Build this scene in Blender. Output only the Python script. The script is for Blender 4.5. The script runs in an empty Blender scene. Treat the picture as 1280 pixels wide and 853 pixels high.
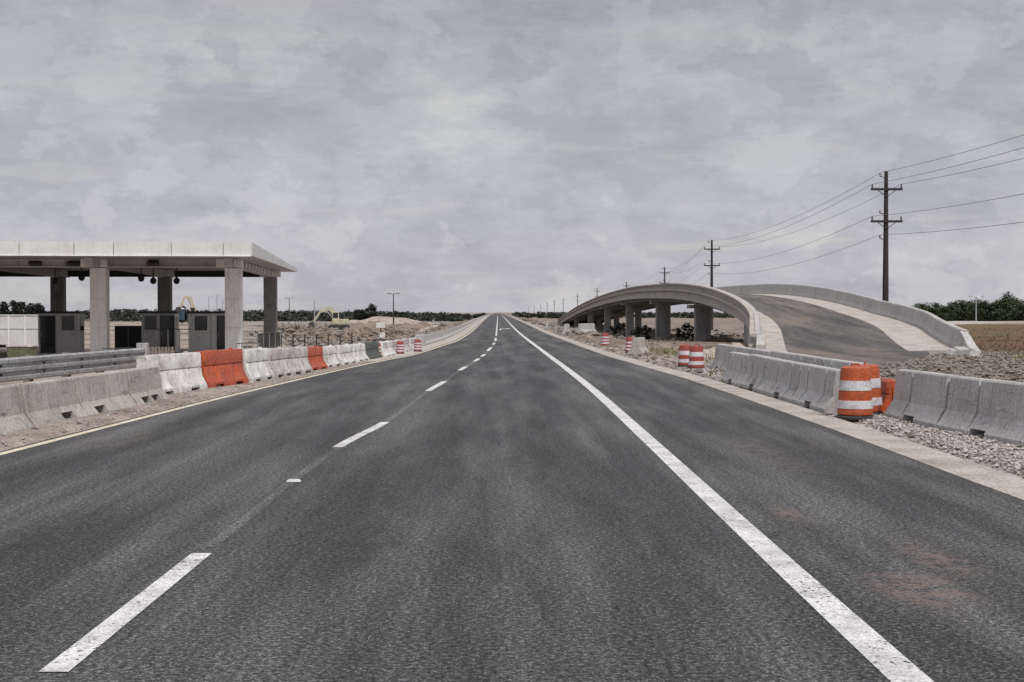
import bpy, math, random
from mathutils import Vector, Matrix, noise
R = math.radians
random.seed(11)
scene = bpy.context.scene
COL = scene.collection
F, HZ, VPX, CAM_H = 1783.0, 390.0, 622.0, 1.8

def gx(px, D): return (px - VPX) / F * D            # real lateral position (m) of a thing D metres ahead
def gz(py, D): return CAM_H - (py - HZ) / F * D     # real height (m)

def interp(tab, t):
    if t <= tab[0][0]: return tab[0][1]
    for (a, va), (b, vb) in zip(tab, tab[1:]):
        if t <= b: return va + (vb - va) * (t - a) / (b - a)
    return tab[-1][1]
def smooth(a, b, x):
    t = max(0.0, min(1.0, (x - a) / (b - a))); return t * t * (3 - 2 * t)
def spline(tab, t):                                  # smooth interpolation through a table
    n = len(tab)
    if t <= tab[0][0]:
        s = (tab[1][1]-tab[0][1])/(tab[1][0]-tab[0][0]); return tab[0][1] + s*(t-tab[0][0])
    if t >= tab[-1][0]: return tab[-1][1]
    for i in range(n-1):
        if t <= tab[i+1][0]: break
    x0, y0 = tab[i]; x1, y1 = tab[i+1]
    d = (y1-y0)/(x1-x0)
    m0 = d if i == 0 else (y1-tab[i-1][1])/(x1-tab[i-1][0])
    m1 = d if i == n-2 else (tab[i+2][1]-y0)/(tab[i+2][0]-x0)
    h = x1-x0; u = (t-x0)/h
    return (2*u**3-3*u*u+1)*y0 + (u**3-2*u*u+u)*h*m0 + (-2*u**3+3*u*u)*y1 + (u**3-u*u)*h*m1

# ------------------------------------------------------------------ materials
def new_mat(name):
    m = bpy.data.materials.new(name); m.use_nodes = True
    nt = m.node_tree; b = nt.nodes['Principled BSDF']
    return m, nt, b
def node(nt, t, **kw):
    n = nt.nodes.new(t)
    for k, v in kw.items():
        if k in n.inputs.keys(): n.inputs[k].default_value = v
        else: setattr(n, k, v)
    return n
def coords(nt, scale=(1, 1, 1), rand=True, world=False):
    if world:
        src = nt.nodes.new('ShaderNodeNewGeometry').outputs['Position']
    else:
        src = nt.nodes.new('ShaderNodeTexCoord').outputs['Object']
    mp = nt.nodes.new('ShaderNodeMapping'); mp.inputs['Scale'].default_value = scale
    nt.links.new(src, mp.inputs['Vector'])
    if rand and not world:
        oi = nt.nodes.new('ShaderNodeObjectInfo')
        mu = node(nt, 'ShaderNodeMath', operation='MULTIPLY'); mu.inputs[1].default_value = 57.0
        nt.links.new(oi.outputs['Random'], mu.inputs[0]); nt.links.new(mu.outputs[0], mp.inputs['Location'])
    return mp.outputs['Vector']
def noise_tex(nt, vec, scale, detail=4, rough=.6):
    n = node(nt, 'ShaderNodeTexNoise'); n.inputs['Scale'].default_value = scale
    n.inputs['Detail'].default_value = detail; n.inputs['Roughness'].default_value = rough
    nt.links.new(vec, n.inputs['Vector']); return n.outputs['Fac']
def ramp(nt, fac, stops):
    r = node(nt, 'ShaderNodeValToRGB'); e = r.color_ramp.elements
    while len(e) < len(stops): e.new(.5)
    for el, (p, c) in zip(e, stops):
        el.position = p; el.color = (*c, 1) if not isinstance(c, float) else (c, c, c, 1)
    nt.links.new(fac, r.inputs['Fac']); return r.outputs['Color']
def mixc(nt, fac, a, b, mode='MIX'):
    m = node(nt, 'ShaderNodeMix', data_type='RGBA', blend_type=mode)
    for s, v in ((m.inputs[0], fac), (m.inputs[6], a), (m.inputs[7], b)):
        if isinstance(v, (int, float)): s.default_value = v
        elif isinstance(v, tuple): s.default_value = (*v, 1)
        else: nt.links.new(v, s)
    return m.outputs[2]
def math_n(nt, op, a, b=None, clamp=False):
    m = node(nt, 'ShaderNodeMath', operation=op); m.use_clamp = clamp
    for s, v in ((m.inputs[0], a), (m.inputs[1], b)):
        if v is None: continue
        if isinstance(v, (int, float)): s.default_value = v
        else: nt.links.new(v, s)
    return m.outputs[0]
def maprange(nt, v, a, b, lo=0.0, hi=1.0):
    m = node(nt, 'ShaderNodeMapRange'); m.interpolation_type = 'SMOOTHSTEP'
    for i, x in ((1, a), (2, b), (3, lo), (4, hi)): m.inputs[i].default_value = x
    nt.links.new(v, m.inputs[0]); return m.outputs[0]
def bump(nt, b, h, strength, dist):
    n = node(nt, 'ShaderNodeBump'); n.inputs['Strength'].default_value = strength; n.inputs['Distance'].default_value = dist
    nt.links.new(h, n.inputs['Height']); nt.links.new(n.outputs[0], b.inputs['Normal'])

def surf(name, base, dirt=None, rough=.7, metal=0.0, big=1.5, fine=18, dirt_amt=.5, bump_s=.25, bump_d=.01,
         streak=0.0, world=False, grain=.8, scuff=0.0):
    """weathered surface: base colour, blotches of a second colour, fine grain, optional vertical stains"""
    m, nt, b = new_mat(name)
    dirt = dirt or tuple(c * .55 for c in base)
    v = coords(nt, world=world)
    n1 = noise_tex(nt, v, big, 6, .65)
    c = mixc(nt, math_n(nt, 'MULTIPLY', maprange(nt, n1, .38, .72), dirt_amt), base, dirt)
    n2 = noise_tex(nt, v, fine, 5, .7)
    c = mixc(nt, grain, c, ramp(nt, n2, [(.36, .5), (.5, .98), (.64, 1.45)]), 'MULTIPLY')
    if streak:
        vs = coords(nt, (9, 9, .35), world=world)
        n3 = noise_tex(nt, vs, 1.6, 5, .7)
        c = mixc(nt, math_n(nt, 'MULTIPLY', maprange(nt, n3, .48, .72), streak), c, tuple(x * .35 for x in base))
    if scuff:
        n4 = noise_tex(nt, coords(nt, (5, .7, 4)), 1.3, 6, .7); n5 = noise_tex(nt, v, .9, 3, .5)
        k = math_n(nt, 'MULTIPLY', maprange(nt, n4, .55, .66), maprange(nt, n5, .42, .60))
        c = mixc(nt, math_n(nt, 'MULTIPLY', k, scuff), c, (.07, .062, .055))
        n6 = noise_tex(nt, v, 34, 2, .5)
        c = mixc(nt, math_n(nt, 'MULTIPLY', maprange(nt, n6, .66, .70), .7), c, (.08, .07, .065))
    nt.links.new(c, b.inputs['Base Color'])
    b.inputs['Roughness'].default_value = rough; b.inputs['Metallic'].default_value = metal
    b.inputs['Specular IOR Level'].default_value = .3
    if bump_s: bump(nt, b, n2, bump_s, bump_d)
    return m

M = {}
M['concrete'] = surf('weathered concrete', (.40, .365, .33), (.23, .205, .18), .9, big=1.1, fine=22, dirt_amt=.7, bump_s=.5, streak=.75, grain=.5, scuff=.75)
M['concrete_b'] = surf('grey barrier concrete', (.42, .415, .405), (.26, .25, .24), .9, big=.9, fine=24, dirt_amt=.55, bump_s=.4, streak=.6, grain=.5, scuff=.6)
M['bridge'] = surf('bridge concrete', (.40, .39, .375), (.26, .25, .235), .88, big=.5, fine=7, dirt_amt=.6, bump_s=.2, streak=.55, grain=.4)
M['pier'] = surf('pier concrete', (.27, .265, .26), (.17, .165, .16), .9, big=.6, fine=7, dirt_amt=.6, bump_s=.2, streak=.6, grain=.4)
M['pale_slab'] = surf('pale pavement concrete', (.40, .365, .33), (.24, .215, .19), .92, big=.9, fine=14, dirt_amt=.75, bump_s=.3, world=True)
M['gutter'] = surf('gutter concrete', (.38, .345, .31), (.20, .175, .15), .92, big=1.1, fine=26, dirt_amt=.8, bump_s=.4, world=True)
M['panel'] = surf('white metal cladding', (.60, .60, .59), (.42, .41, .39), .5, big=.7, fine=8, dirt_amt=.5, bump_s=0, streak=.25, grain=.1)
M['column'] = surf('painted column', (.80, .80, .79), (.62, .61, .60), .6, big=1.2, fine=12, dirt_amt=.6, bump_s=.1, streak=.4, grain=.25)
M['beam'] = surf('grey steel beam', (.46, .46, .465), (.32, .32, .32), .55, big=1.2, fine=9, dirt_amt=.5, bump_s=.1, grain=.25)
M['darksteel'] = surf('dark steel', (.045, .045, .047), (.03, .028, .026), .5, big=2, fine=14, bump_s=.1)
M['galv'] = surf('galvanised steel', (.42, .425, .43), (.24, .235, .225), .42, metal=.55, big=2.2, fine=16, dirt_amt=.7, bump_s=.1)
M['boothgrey'] = surf('grey booth panel', (.70, .70, .69), (.52, .515, .50), .55, big=1.5, fine=9, bump_s=.08, grain=.25)
M['booth_trim'] = surf('pale booth trim', (.82, .81, .79), None, .5, bump_s=0, grain=.25)
M['plastic_white'] = surf('dirty white plastic', (.66, .65, .62), (.30, .27, .235), .55, big=2.6, fine=20, dirt_amt=.8, bump_s=.25, streak=.5, grain=.4, scuff=.6)
M['plastic_grey'] = surf('sun bleached grey plastic', (.50, .465, .44), (.25, .21, .185), .6, big=2.6, fine=20, dirt_amt=.8, bump_s=.25, streak=.5, grain=.4, scuff=.6)
M['plastic_orange'] = surf('faded orange plastic', (.43, .082, .03), (.22, .05, .03), .5, big=3, fine=18, dirt_amt=.7, bump_s=.25, streak=.35, scuff=.6)
M['plastic_dark'] = surf('dark green grey plastic', (.075, .082, .075), (.05, .05, .045), .6, big=3, fine=18, bump_s=.2)
M['barrel_orange'] = surf('orange drum plastic', (.38, .078, .025), (.22, .055, .03), .45, big=5, fine=30, dirt_amt=.55, bump_s=.15, scuff=.45)
M['barrel_old'] = surf('red faded drum plastic', (.28, .055, .045), (.17, .05, .04), .5, big=5, fine=30, dirt_amt=.55, bump_s=.15)
M['reflective'] = surf('reflective white band', (.58, .57, .60), (.30, .27, .25), .4, big=7, fine=30, dirt_amt=.6, bump_s=.1, grain=.3, scuff=.6)
M['rubber'] = surf('black rubber', (.03, .03, .03), (.075, .065, .055), .8, big=6, fine=30, bump_s=.3)
M['wood_dark'] = surf('tarred pole wood', (.04, .034, .030), (.022, .02, .018), .85, big=1, fine=12, bump_s=.3, streak=.4)
M['wood_grey'] = surf('weathered grey boards', (.22, .19, .165), (.12, .10, .09), .85, big=3, fine=20, bump_s=.3, streak=.7)
M['wire'] = surf('cable', (.10, .10, .105), None, .6, bump_s=0)
M['insul'] = surf('brown porcelain', (.06, .04, .035), None, .3, bump_s=0)
M['olive'] = surf('olive plastic', (.12, .125, .07), (.07, .07, .045), .6, big=3, fine=14, bump_s=.1, streak=.5)
M['blue'] = surf('blue plastic', (.03, .065, .11), (.02, .04, .06), .5, big=2, fine=10, bump_s=0)
M['machine'] = surf('pale machine paint', (.47, .445, .31), (.25, .22, .15), .5, big=1.5, fine=8, dirt_amt=.7, bump_s=0)
M['machine_o'] = surf('dull orange machine paint', (.46, .37, .29), (.28, .22, .17), .5, big=1.5, fine=8, dirt_amt=.6, bump_s=0)
M['bark'] = surf('bark', (.09, .07, .055), (.05, .04, .03), .9, big=3, fine=14, bump_s=.3)
M['paint_white'] = surf('worn white road paint', (.60, .595, .585), (.30, .29, .285), .75, big=2.2, fine=55, dirt_amt=.8, bump_s=.5, bump_d=.006, world=True)
M['paint_yellow'] = surf('worn yellow road paint', (.58, .52, .39), (.40, .35, .28), .75, big=2.2, fine=55, dirt_amt=.6, bump_s=.5, bump_d=.006, world=True)
M['rock'] = surf('crushed stone', (.40, .375, .355), (.16, .145, .135), .9, big=6, fine=30, dirt_amt=.95, bump_s=.3, world=True)
M['rubble'] = surf('dark rubble', (.225, .195, .165), (.095, .08, .068), .95, big=3, fine=22, dirt_amt=.95, bump_s=.3, world=True)

for k in ('paint_white', 'paint_yellow'):
    nt = M[k].node_tree; b = nt.nodes['Principled BSDF']; o_ = nt.nodes['Material Output']
    v = coords(nt, world=True)
    na = noise_tex(nt, v, 26, 5, .75); nb = noise_tex(nt, v, 1.6, 5, .7)
    f = maprange(nt, math_n(nt, 'ADD', math_n(nt, 'MULTIPLY', na, .75), math_n(nt, 'MULTIPLY', nb, .25)), .405, .445)
    tr = nt.nodes.new('ShaderNodeBsdfTransparent'); mx = nt.nodes.new('ShaderNodeMixShader')
    nt.links.new(f, mx.inputs[0]); nt.links.new(tr.outputs[0], mx.inputs[1]); nt.links.new(b.outputs[0], mx.inputs[2]); nt.links.new(mx.outputs[0], o_.inputs['Surface'])
def glass_mat():
    m, nt, b = new_mat('dark window glass')
    b.inputs['Base Color'].default_value = (.018, .022, .022, 1); b.inputs['Roughness'].default_value = .12
    return m
M['glass'] = glass_mat()

def leaf_mat(name, a, bcol, c):
    m, nt, b = new_mat(name)
    v = coords(nt)
    n1 = noise_tex(nt, v, 1.1, 4, .7); n2 = noise_tex(nt, v, 6, 3, .6)
    col = ramp(nt, n1, [(.3, a), (.5, bcol), (.72, c)])
    col = mixc(nt, .7, col, ramp(nt, n2, [(.3, .6), (.7, 1.35)]), 'MULTIPLY')
    nt.links.new(col, b.inputs['Base Color']); b.inputs['Roughness'].default_value = .75
    b.inputs['Specular IOR Level'].default_value = .2
    return m
M['leaf'] = leaf_mat('dark foliage', (.018, .028, .014), (.048, .070, .032), (.105, .125, .06))
M['leaf_far'] = leaf_mat('far foliage', (.035, .042, .036), (.058, .066, .054), (.09, .098, .08))
M['leaf_black'] = leaf_mat('blackish foliage', (.018, .022, .018), (.030, .036, .030), (.055, .060, .050))
M['grass'] = leaf_mat('dry weeds', (.075, .052, .03), (.13, .09, .05), (.13, .12, .06))
M['weed'] = leaf_mat('yellow weeds', (.12, .11, .05), (.20, .18, .09), (.29, .26, .15))

def asphalt_mat(name, lo, hi, tan, t0=.60, stains=(), tracks=()):
    m, nt, b = new_mat(name)
    v = coords(nt, world=True)
    grain = noise_tex(nt, v, 27, 5, .82)
    grit = noise_tex(nt, v, 75, 2, .6)
    vor = node(nt, 'ShaderNodeTexVoronoi'); vor.inputs['Scale'].default_value = 48
    nt.links.new(v, vor.inputs['Vector'])
    patch = noise_tex(nt, coords(nt, (1, .14, 1), world=True), .75, 8, .66)
    vs = coords(nt, (1.3, .05, 1), world=True)
    streak = noise_tex(nt, vs, 1.4, 6, .65)
    c = mixc(nt, maprange(nt, patch, .40, .62), lo, hi)
    c = mixc(nt, .8, c, ramp(nt, streak, [(.35, .62), (.5, 1.0), (.65, 1.4)]), 'MULTIPLY')
    gx_ = nt.nodes.new('ShaderNodeNewGeometry'); sx_ = nt.nodes.new('ShaderNodeSeparateXYZ'); nt.links.new(gx_.outputs['Position'], sx_.inputs[0])
    wob = math_n(nt, 'ADD', sx_.outputs['X'], math_n(nt, 'MULTIPLY', math_n(nt, 'SUBTRACT', streak, .5), 1.2))
    for tx in tracks:
        d_ = math_n(nt, 'ABSOLUTE', math_n(nt, 'SUBTRACT', wob, tx))
        c = mixc(nt, math_n(nt, 'MULTIPLY', maprange(nt, d_, .42, .05), .22), c, (.022, .022, .022))
    # aggregate: dark binder, pale stones
    c = mixc(nt, 1.0, c, ramp(nt, grain, [(.36, .10), (.46, .60), (.54, 1.25), (.64, 3.2)]), 'MULTIPLY')
    c = mixc(nt, .8, c, ramp(nt, grit, [(.38, .45), (.5, 1.0), (.62, 1.9)]), 'MULTIPLY')
    sepc = node(nt, 'ShaderNodeSeparateColor'); nt.links.new(vor.outputs['Color'], sepc.inputs[0])
    stone = math_n(nt, 'MULTIPLY', maprange(nt, sepc.outputs[0], .86, .90), maprange(nt, vor.outputs['Distance'], .42, .30))
    c = mixc(nt, math_n(nt, 'MULTIPLY', stone, .75), c, (.26, .255, .25))
    # tracked-in tan dirt
    n4 = noise_tex(nt, coords(nt, (1, .2, 1), world=True), .42, 7, .65)
    c = mixc(nt, math_n(nt, 'MULTIPLY', maprange(nt, n4, t0, t0 + .16), tan), c, (.20, .155, .128))
    # hairline cracks in a few places
    vd = nt.nodes.new('ShaderNodeVectorMath'); vd.operation = 'ADD'
    nz = node(nt, 'ShaderNodeTexNoise'); nz.inputs['Scale'].default_value = 1.6; nz.inputs['Detail'].default_value = 5; nt.links.new(v, nz.inputs['Vector'])
    nt.links.new(v, vd.inputs[0]); nt.links.new(nz.outputs['Color'], vd.inputs[1])
    ve = node(nt, 'ShaderNodeTexVoronoi', feature='DISTANCE_TO_EDGE'); ve.inputs['Scale'].default_value = .30; nt.links.new(vd.outputs[0], ve.inputs['Vector'])
    cm = noise_tex(nt, v, .12, 2, .5)
    crack = math_n(nt, 'MULTIPLY', maprange(nt, ve.outputs['Distance'], .0035, .0015), maprange(nt, cm, .52, .60))
    c = mixc(nt, math_n(nt, 'MULTIPLY', crack, .75), c, (.018, .018, .018))
    # spilled earth and oil spots at fixed places on the carriageway
    for (sx, sy, rx, ry, sc_) in stains:
        geo = nt.nodes.new('ShaderNodeNewGeometry'); mpp = nt.nodes.new('ShaderNodeMapping'); mpp.vector_type = 'POINT'
        mpp.inputs['Location'].default_value = (-sx/rx, -sy/ry, 0); mpp.inputs['Scale'].default_value = (1/rx, 1/ry, 0); nt.links.new(geo.outputs['Position'], mpp.inputs['Vector'])
        ln = nt.nodes.new('ShaderNodeVectorMath'); ln.operation = 'LENGTH'; nt.links.new(mpp.outputs[0], ln.inputs[0])
        k = math_n(nt, 'MULTIPLY', maprange(nt, ln.outputs['Value'], 1.0, .15), maprange(nt, noise_tex(nt, v, 4.5, 6, .7), .42, .58))
        c = mixc(nt, math_n(nt, 'MULTIPLY', k, .55), c, sc_)
    nt.links.new(c, b.inputs['Base Color'])
    b.inputs['Roughness'].default_value = .85; b.inputs['Specular IOR Level'].default_value = .25
    bump(nt, b, grain, .8, .018)
    return m
M['asphalt'] = asphalt_mat('asphalt', (.040, .040, .0405), (.076, .0755, .075), .5, .60, ((2.75, 9.2, .45, 1.0, (.23, .165, .14)), (3.2, 10.4, .35, 1.1, (.20, .15, .13)), (2.6, 12.6, .25, .9, (.20, .15, .13)), (-1.0, 11, .5, 1.6, (.022, .022, .022)), (.3, 17, .4, 3, (.024, .024, .024)), (-3.6, 11.5, .7, 2.2, (.024, .024, .024)), (-2.9, 21, .6, 4, (.026, .026, .026)), (3.4, 18, .5, 4, (.13, .11, .10))), (-.95, .95, -5.1, -3.3))
M['asphalt_ramp'] = asphalt_mat('ramp asphalt', (.052, .050, .048), (.095, .088, .082), .6, .46)
M['seam'] = asphalt_mat('ground-off marking scar', (.070, .069, .069), (.108, .106, .105), .2)

def terrain_mat():
    m, nt, b = new_mat('earth')
    geo = nt.nodes.new('ShaderNodeNewGeometry'); sep = nt.nodes.new('ShaderNodeSeparateXYZ')
    nt.links.new(geo.outputs['Position'], sep.inputs[0])
    X, Y = sep.outputs['X'], sep.outputs['Y']
    v = coords(nt, world=True)
    n1 = noise_tex(nt, v, .16, 8, .65); n2 = noise_tex(nt, v, 1.3, 7, .7); n3 = noise_tex(nt, v, 14, 4, .75)
    far = coords(nt, (.016, .055, 1), world=True)
    n5 = noise_tex(nt, far, 1.0, 6, .65)
    pale = ramp(nt, n1, [(.32, (.17, .135, .11)), (.5, (.30, .25, .21)), (.66, (.41, .355, .31))])
    band = ramp(nt, n5, [(.40, (.10, .085, .065)), (.46, (.28, .235, .20)), (.51, (.38, .33, .29)), (.55, (.12, .105, .08)), (.60, (.31, .265, .23))])
    c = mixc(nt, maprange(nt, Y, 90, 170), pale, band)
    dark = ramp(nt, n2, [(.3, (.09, .075, .06)), (.52, (.19, .15, .12)), (.7, (.30, .25, .21))])
    # loose brown soil right of the carriageway and below the ramp
    rmask = math_n(nt, 'MULTIPLY', maprange(nt, X, 7.0, 9.5), maprange(nt, n1, .36, .56))
    c = mixc(nt, rmask, c, dark)
    field = ramp(nt, n1, [(.3, (.10, .062, .036)), (.48, (.155, .095, .055)), (.62, (.105, .095, .05)), (.75, (.20, .14, .09))])
    fm = math_n(nt, 'SUBTRACT', X, math_n(nt, 'MULTIPLY', Y, .20))
    c = mixc(nt, math_n(nt, 'MULTIPLY', maprange(nt, fm, 7, 11), maprange(nt, Y, 52, 66)), c, field)
    # sandy strip left of the yellow line
    lm = math_n(nt, 'MULTIPLY', maprange(nt, X, -8.5, -7.0, 0, 1), maprange(nt, X, -2.5, -3.5, 0, 1))
    c = mixc(nt, math_n(nt, 'MULTIPLY', lm, .6), c, ramp(nt, n2, [(.3, (.19, .15, .125)), (.6, (.36, .305, .26))]))
    c = mixc(nt, .9, c, ramp(nt, n3, [(.28, .45), (.5, .95), (.72, 1.5)]), 'MULTIPLY')
    c = mixc(nt, .7, c, ramp(nt, n2, [(.3, .65), (.5, 1.0), (.7, 1.25)]), 'MULTIPLY')
    nt.links.new(c, b.inputs['Base Color']); b.inputs['Roughness'].default_value = .95
    b.inputs['Specular IOR Level'].default_value = .15
    h = math_n(nt, 'ADD', n3, math_n(nt, 'MULTIPLY', n2, 2.0))
    bump(nt, b, h, .9, .05)
    return m
M['earth'] = terrain_mat()

# ------------------------------------------------------------------ mesh building
class MB:
    def __init__(s): s.v = []; s.f = []; s.mi = []
    def add(s, pts, faces, mi=0):
        o = len(s.v); s.v += [tuple(p) for p in pts]
        for f in faces: s.f.append([o + i for i in f]); s.mi.append(mi)
        return s
    def box(s, c, d, rz=0, mi=0, taper=1.0, tilt=None):
        hx, hy, hz = d[0]/2, d[1]/2, d[2]/2
        P = []
        for z, k in ((-hz, 1), (hz, taper)):
            for x, y in ((-hx, -hy), (hx, -hy), (hx, hy), (-hx, hy)): P.append(Vector((x*k, y*k, z)))
        m = Matrix.Rotation(rz, 3, 'Z')
        if tilt: m = m @ Matrix.Rotation(tilt[1], 3, tilt[0])
        P = [m @ p + Vector(c) for p in P]
        return s.add(P, [(3,2,1,0), (4,5,6,7), (0,1,5,4), (1,2,6,5), (2,3,7,6), (3,0,4,7)], mi)
    def ring(s, c, w, h, t, d):                      # rectangular frame in the xz plane
        P = []
        for y in (-d/2, d/2):
            for k in (0, t):
                P += [(c[0]+sx*(w/2-k), c[1]+y, c[2]+sz*(h/2-k)) for sx, sz in ((-1,-1), (1,-1), (1,1), (-1,1))]
        Fc = []
        for i in range(4):
            j = (i+1) % 4
            Fc += [(i, j, 4+j, 4+i), (8+j, 8+i, 12+i, 12+j), (i, 8+i, 8+j, j), (4+j, 12+j, 12+i, 4+i)]
        return s.add(P, Fc)
    def bar(s, a, b, w, h, mi=0):
        a, b = Vector(a), Vector(b); d = (b - a).normalized()
        up = Vector((0, 0, 1)) if abs(d.z) < .95 else Vector((0, 1, 0))
        x = d.cross(up).normalized(); z = x.cross(d)
        P = [p + x*i*w/2 + z*j*h/2 for p in (a, b) for i, j in ((-1,-1), (1,-1), (1,1), (-1,1))]
        return s.add(P, [(0,1,2,3), (7,6,5,4), (1,0,4,5), (2,1,5,6), (3,2,6,7), (0,3,7,4)], mi)
    def loft(s, secs, caps=True, closed=True, mi=0):
        n = len(secs[0]); P = [p for q in secs for p in q]; Fc = []
        for i in range(len(secs) - 1):
            for j in range(n if closed else n - 1):
                k = (j + 1) % n
                Fc.append((i*n + j, i*n + k, (i+1)*n + k, (i+1)*n + j))
        if caps and closed:
            Fc.append(tuple(range(n))[::-1]); Fc.append(tuple((len(secs)-1)*n + j for j in range(n)))
        return s.add(P, Fc, mi)
    def tube(s, pts, r, n=8, mi=0):
        pts = [Vector(p) for p in pts]; secs = []
        for i, p in enumerate(pts):
            d = (pts[min(i+1, len(pts)-1)] - pts[max(i-1, 0)]).normalized()
            up = Vector((0, 0, 1)) if abs(d.z) < .9 else Vector((0, 1, 0))
            x = d.cross(up).normalized(); y = x.cross(d)
            rr = r[i] if isinstance(r, (list, tuple)) else r
            secs.append([p + (x*math.cos(a) + y*math.sin(a))*rr for a in [2*math.pi*k/n for k in range(n)]])
        return s.loft(secs, mi=mi)
    def lathe(s, prof, n=24, c=(0, 0, 0), mi=0):
        secs = [[(c[0] + r*math.cos(2*math.pi*k/n), c[1] + r*math.sin(2*math.pi*k/n), c[2] + z) for k in range(n)] for r, z in prof]
        return s.loft(secs, mi=mi)
    def build(s, name, mats, parent=None, loc=(0,0,0), rz=0, smooth_=False, bevel=0, seg=2):
        me = bpy.data.meshes.new(name); me.from_pydata(s.v, [], s.f)
        mats = mats if isinstance(mats, list) else [mats]
        for m in mats: me.materials.append(M[m])
        if len(mats) > 1: me.polygons.foreach_set('material_index', s.mi)
        me.update()
        import bmesh
        bm = bmesh.new(); bm.from_mesh(me); bmesh.ops.recalc_face_normals(bm, faces=bm.faces); bm.to_mesh(me); bm.free()
        o = bpy.data.objects.new(name, me); COL.objects.link(o)
        o.location = loc; o.rotation_euler = (0, 0, rz)
        if parent: o.parent = parent
        if smooth_:
            me.polygons.foreach_set('use_smooth', [True]*len(me.polygons))
            me.set_sharp_from_angle(angle=R(38))
        if bevel:
            b = o.modifiers.new('bevel', 'BEVEL'); b.width = bevel; b.segments = seg; b.limit_method = 'ANGLE'; b.angle_limit = R(35)
        return o
def build_raw(name, v, f, mat):
    me = bpy.data.meshes.new(name); me.from_pydata(v, [], f)
    for m in (mat if isinstance(mat, list) else [mat]): me.materials.append(M[m])
    o = bpy.data.objects.new(name, me); COL.objects.link(o); return o
def tag(o, label=None, cat=None, group=None, kind=None):
    if label: o['label'] = label
    if cat: o['category'] = cat
    if group: o['group'] = group
    if kind: o['kind'] = kind
    return o
def thing(name, label, cat, loc=(0,0,0), rz=0, group=None):
    o = bpy.data.objects.new(name, None); COL.objects.link(o); o.empty_display_size = .3
    o.location = loc; o.rotation_euler = (0, 0, rz); return tag(o, label, cat, group)
def copy_tree(o, parent=None):
    c = o.copy(); COL.objects.link(c)
    if parent: c.parent = parent
    for ch in list(o.children): copy_tree(ch, c)
    return c
ORD = ['first', 'second', 'third', 'fourth', 'fifth', 'sixth', 'seventh', 'eighth', 'ninth', 'tenth', 'eleventh', 'twelfth',
       'thirteenth', 'fourteenth', 'fifteenth', 'sixteenth', 'seventeenth', 'eighteenth', 'nineteenth', 'twentieth',
       'twenty-first', 'twenty-second', 'twenty-third', 'twenty-fourth', 'twenty-fifth', 'twenty-sixth', 'twenty-seventh', 'twenty-eighth']

# ------------------------------------------------------------------ plan of the carriageway (distance ahead -> lateral position)
XL = [(-20, -7.0), (10, -6.6), (18, -6.28), (24.7, -6.0), (30, -5.75), (43, -4.95), (52.6, -4.2), (59.4, -3.55), (76, -2.9), (90, -2.5), (137, -2.35), (292, -2.9), (573, -3.6), (1600, -4)]
XD = [(-20, -2.3), (10.6, -2.2), (18.9, -2.12), (23.3, -1.83), (32.4, -1.58), (36.9, -1.37), (43, -1.19), (52.6, -.8), (60, -.56), (68, -.40), (80, -.22), (92, -.13), (160, -.09), (450, 0), (1600, 0)]
XW = [(-20, 1.95), (8, 2.02), (20, 2.12), (32, 2.2), (45, 2.18), (60, 2.1), (123, 1.85), (250, 1.9), (573, 2.2), (1600, 2.4)]
XR = [(-20, 4.95), (13.5, 5.0), (21.8, 5.1), (37, 5.05), (48, 4.72), (60, 4.4), (95, 4.15), (120, 4.0), (210, 4.2), (573, 4.6), (1600, 5)]
xl = lambda y: spline(XL, y); xd = lambda y: spline(XD, y); xw = lambda y: spline(XW, y); xr = lambda y: spline(XR, y)

def zt(x, y):                                        # terrain height
    y0 = max(y, -20)
    a, b = xl(y0) - .25, xr(y0) + .75
    if a <= x <= b: return -.09
    nz = noise.fractal(Vector((x*.35, y*.35, 1.3)), .9, 2.0, 5)
    n2 = noise.fractal(Vector((x*.045, y*.045, 7.7)), 1.0, 2.0, 4)
    if x > b:
        d = x - b
        z = -.09 + .075*smooth(0, .3, d) + .05*smooth(.2, 2, d)*nz
        dip = smooth(.8, 7, d) * (1 - smooth(10, 26, x - .2*y))
        z += (-.95*smooth(60, 170, y) - .3*smooth(170, 300, y))*dip + .25*dip*smooth(60, 90, y)*n2
        z += -.9*smooth(230, 500, y)*smooth(.8, 14, d)*(1-dip)
        z += -1.1*smooth(350, 900, y)*smooth(.8, 14, d)
        z += .30*smooth(9, 14, d)*n2*(1 - smooth(200, 500, y))*smooth(70,120,y)
    else:
        d = a - x
        z = -.09 + .075*smooth(0, .3, d) + .035*smooth(.2, 2, d)*nz
        z += -.85*smooth(2.2, 6.0, d)
        z += -1.5*smooth(230, 620, y)*smooth(2, 12, d)
        z += .45*smooth(5, 14, d)*n2*smooth(95, 170, y)*(1 - smooth(300, 600, y))
    return z

def axis(segs):
    out = []
    for a, b, st in segs:
        n = max(1, round((b - a)/st)); out += [a + (b - a)*i/n for i in range(n)]
    out.append(segs[-1][1]); return out
xs = axis([(-6000, -1000, 1000), (-1000, -200, 80), (-200, -60, 10), (-60, -20, 2), (-20, -8, .6), (-8, 9, .22), (9, 28, .6), (28, 70, 2), (70, 200, 10), (200, 1000, 80), (1000, 6000, 1000)])
ys = axis([(-60, 6, 6), (6, 40, .5), (40, 80, 1), (80, 200, 3), (200, 500, 10), (500, 1200, 50), (1200, 7000, 800)])
tv = [(x, y, zt(x, y)) for y in ys for x in xs]
nx = len(xs)
tf = [(j*nx+i, j*nx+i+1, (j+1)*nx+i+1, (j+1)*nx+i) for j in range(len(ys)-1) for i in range(nx-1)]
g = build_raw('ground', tv, tf, 'earth'); tag(g, kind='structure')
g.data.polygons.foreach_set('use_smooth', [True]*len(g.data.polygons))

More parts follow.
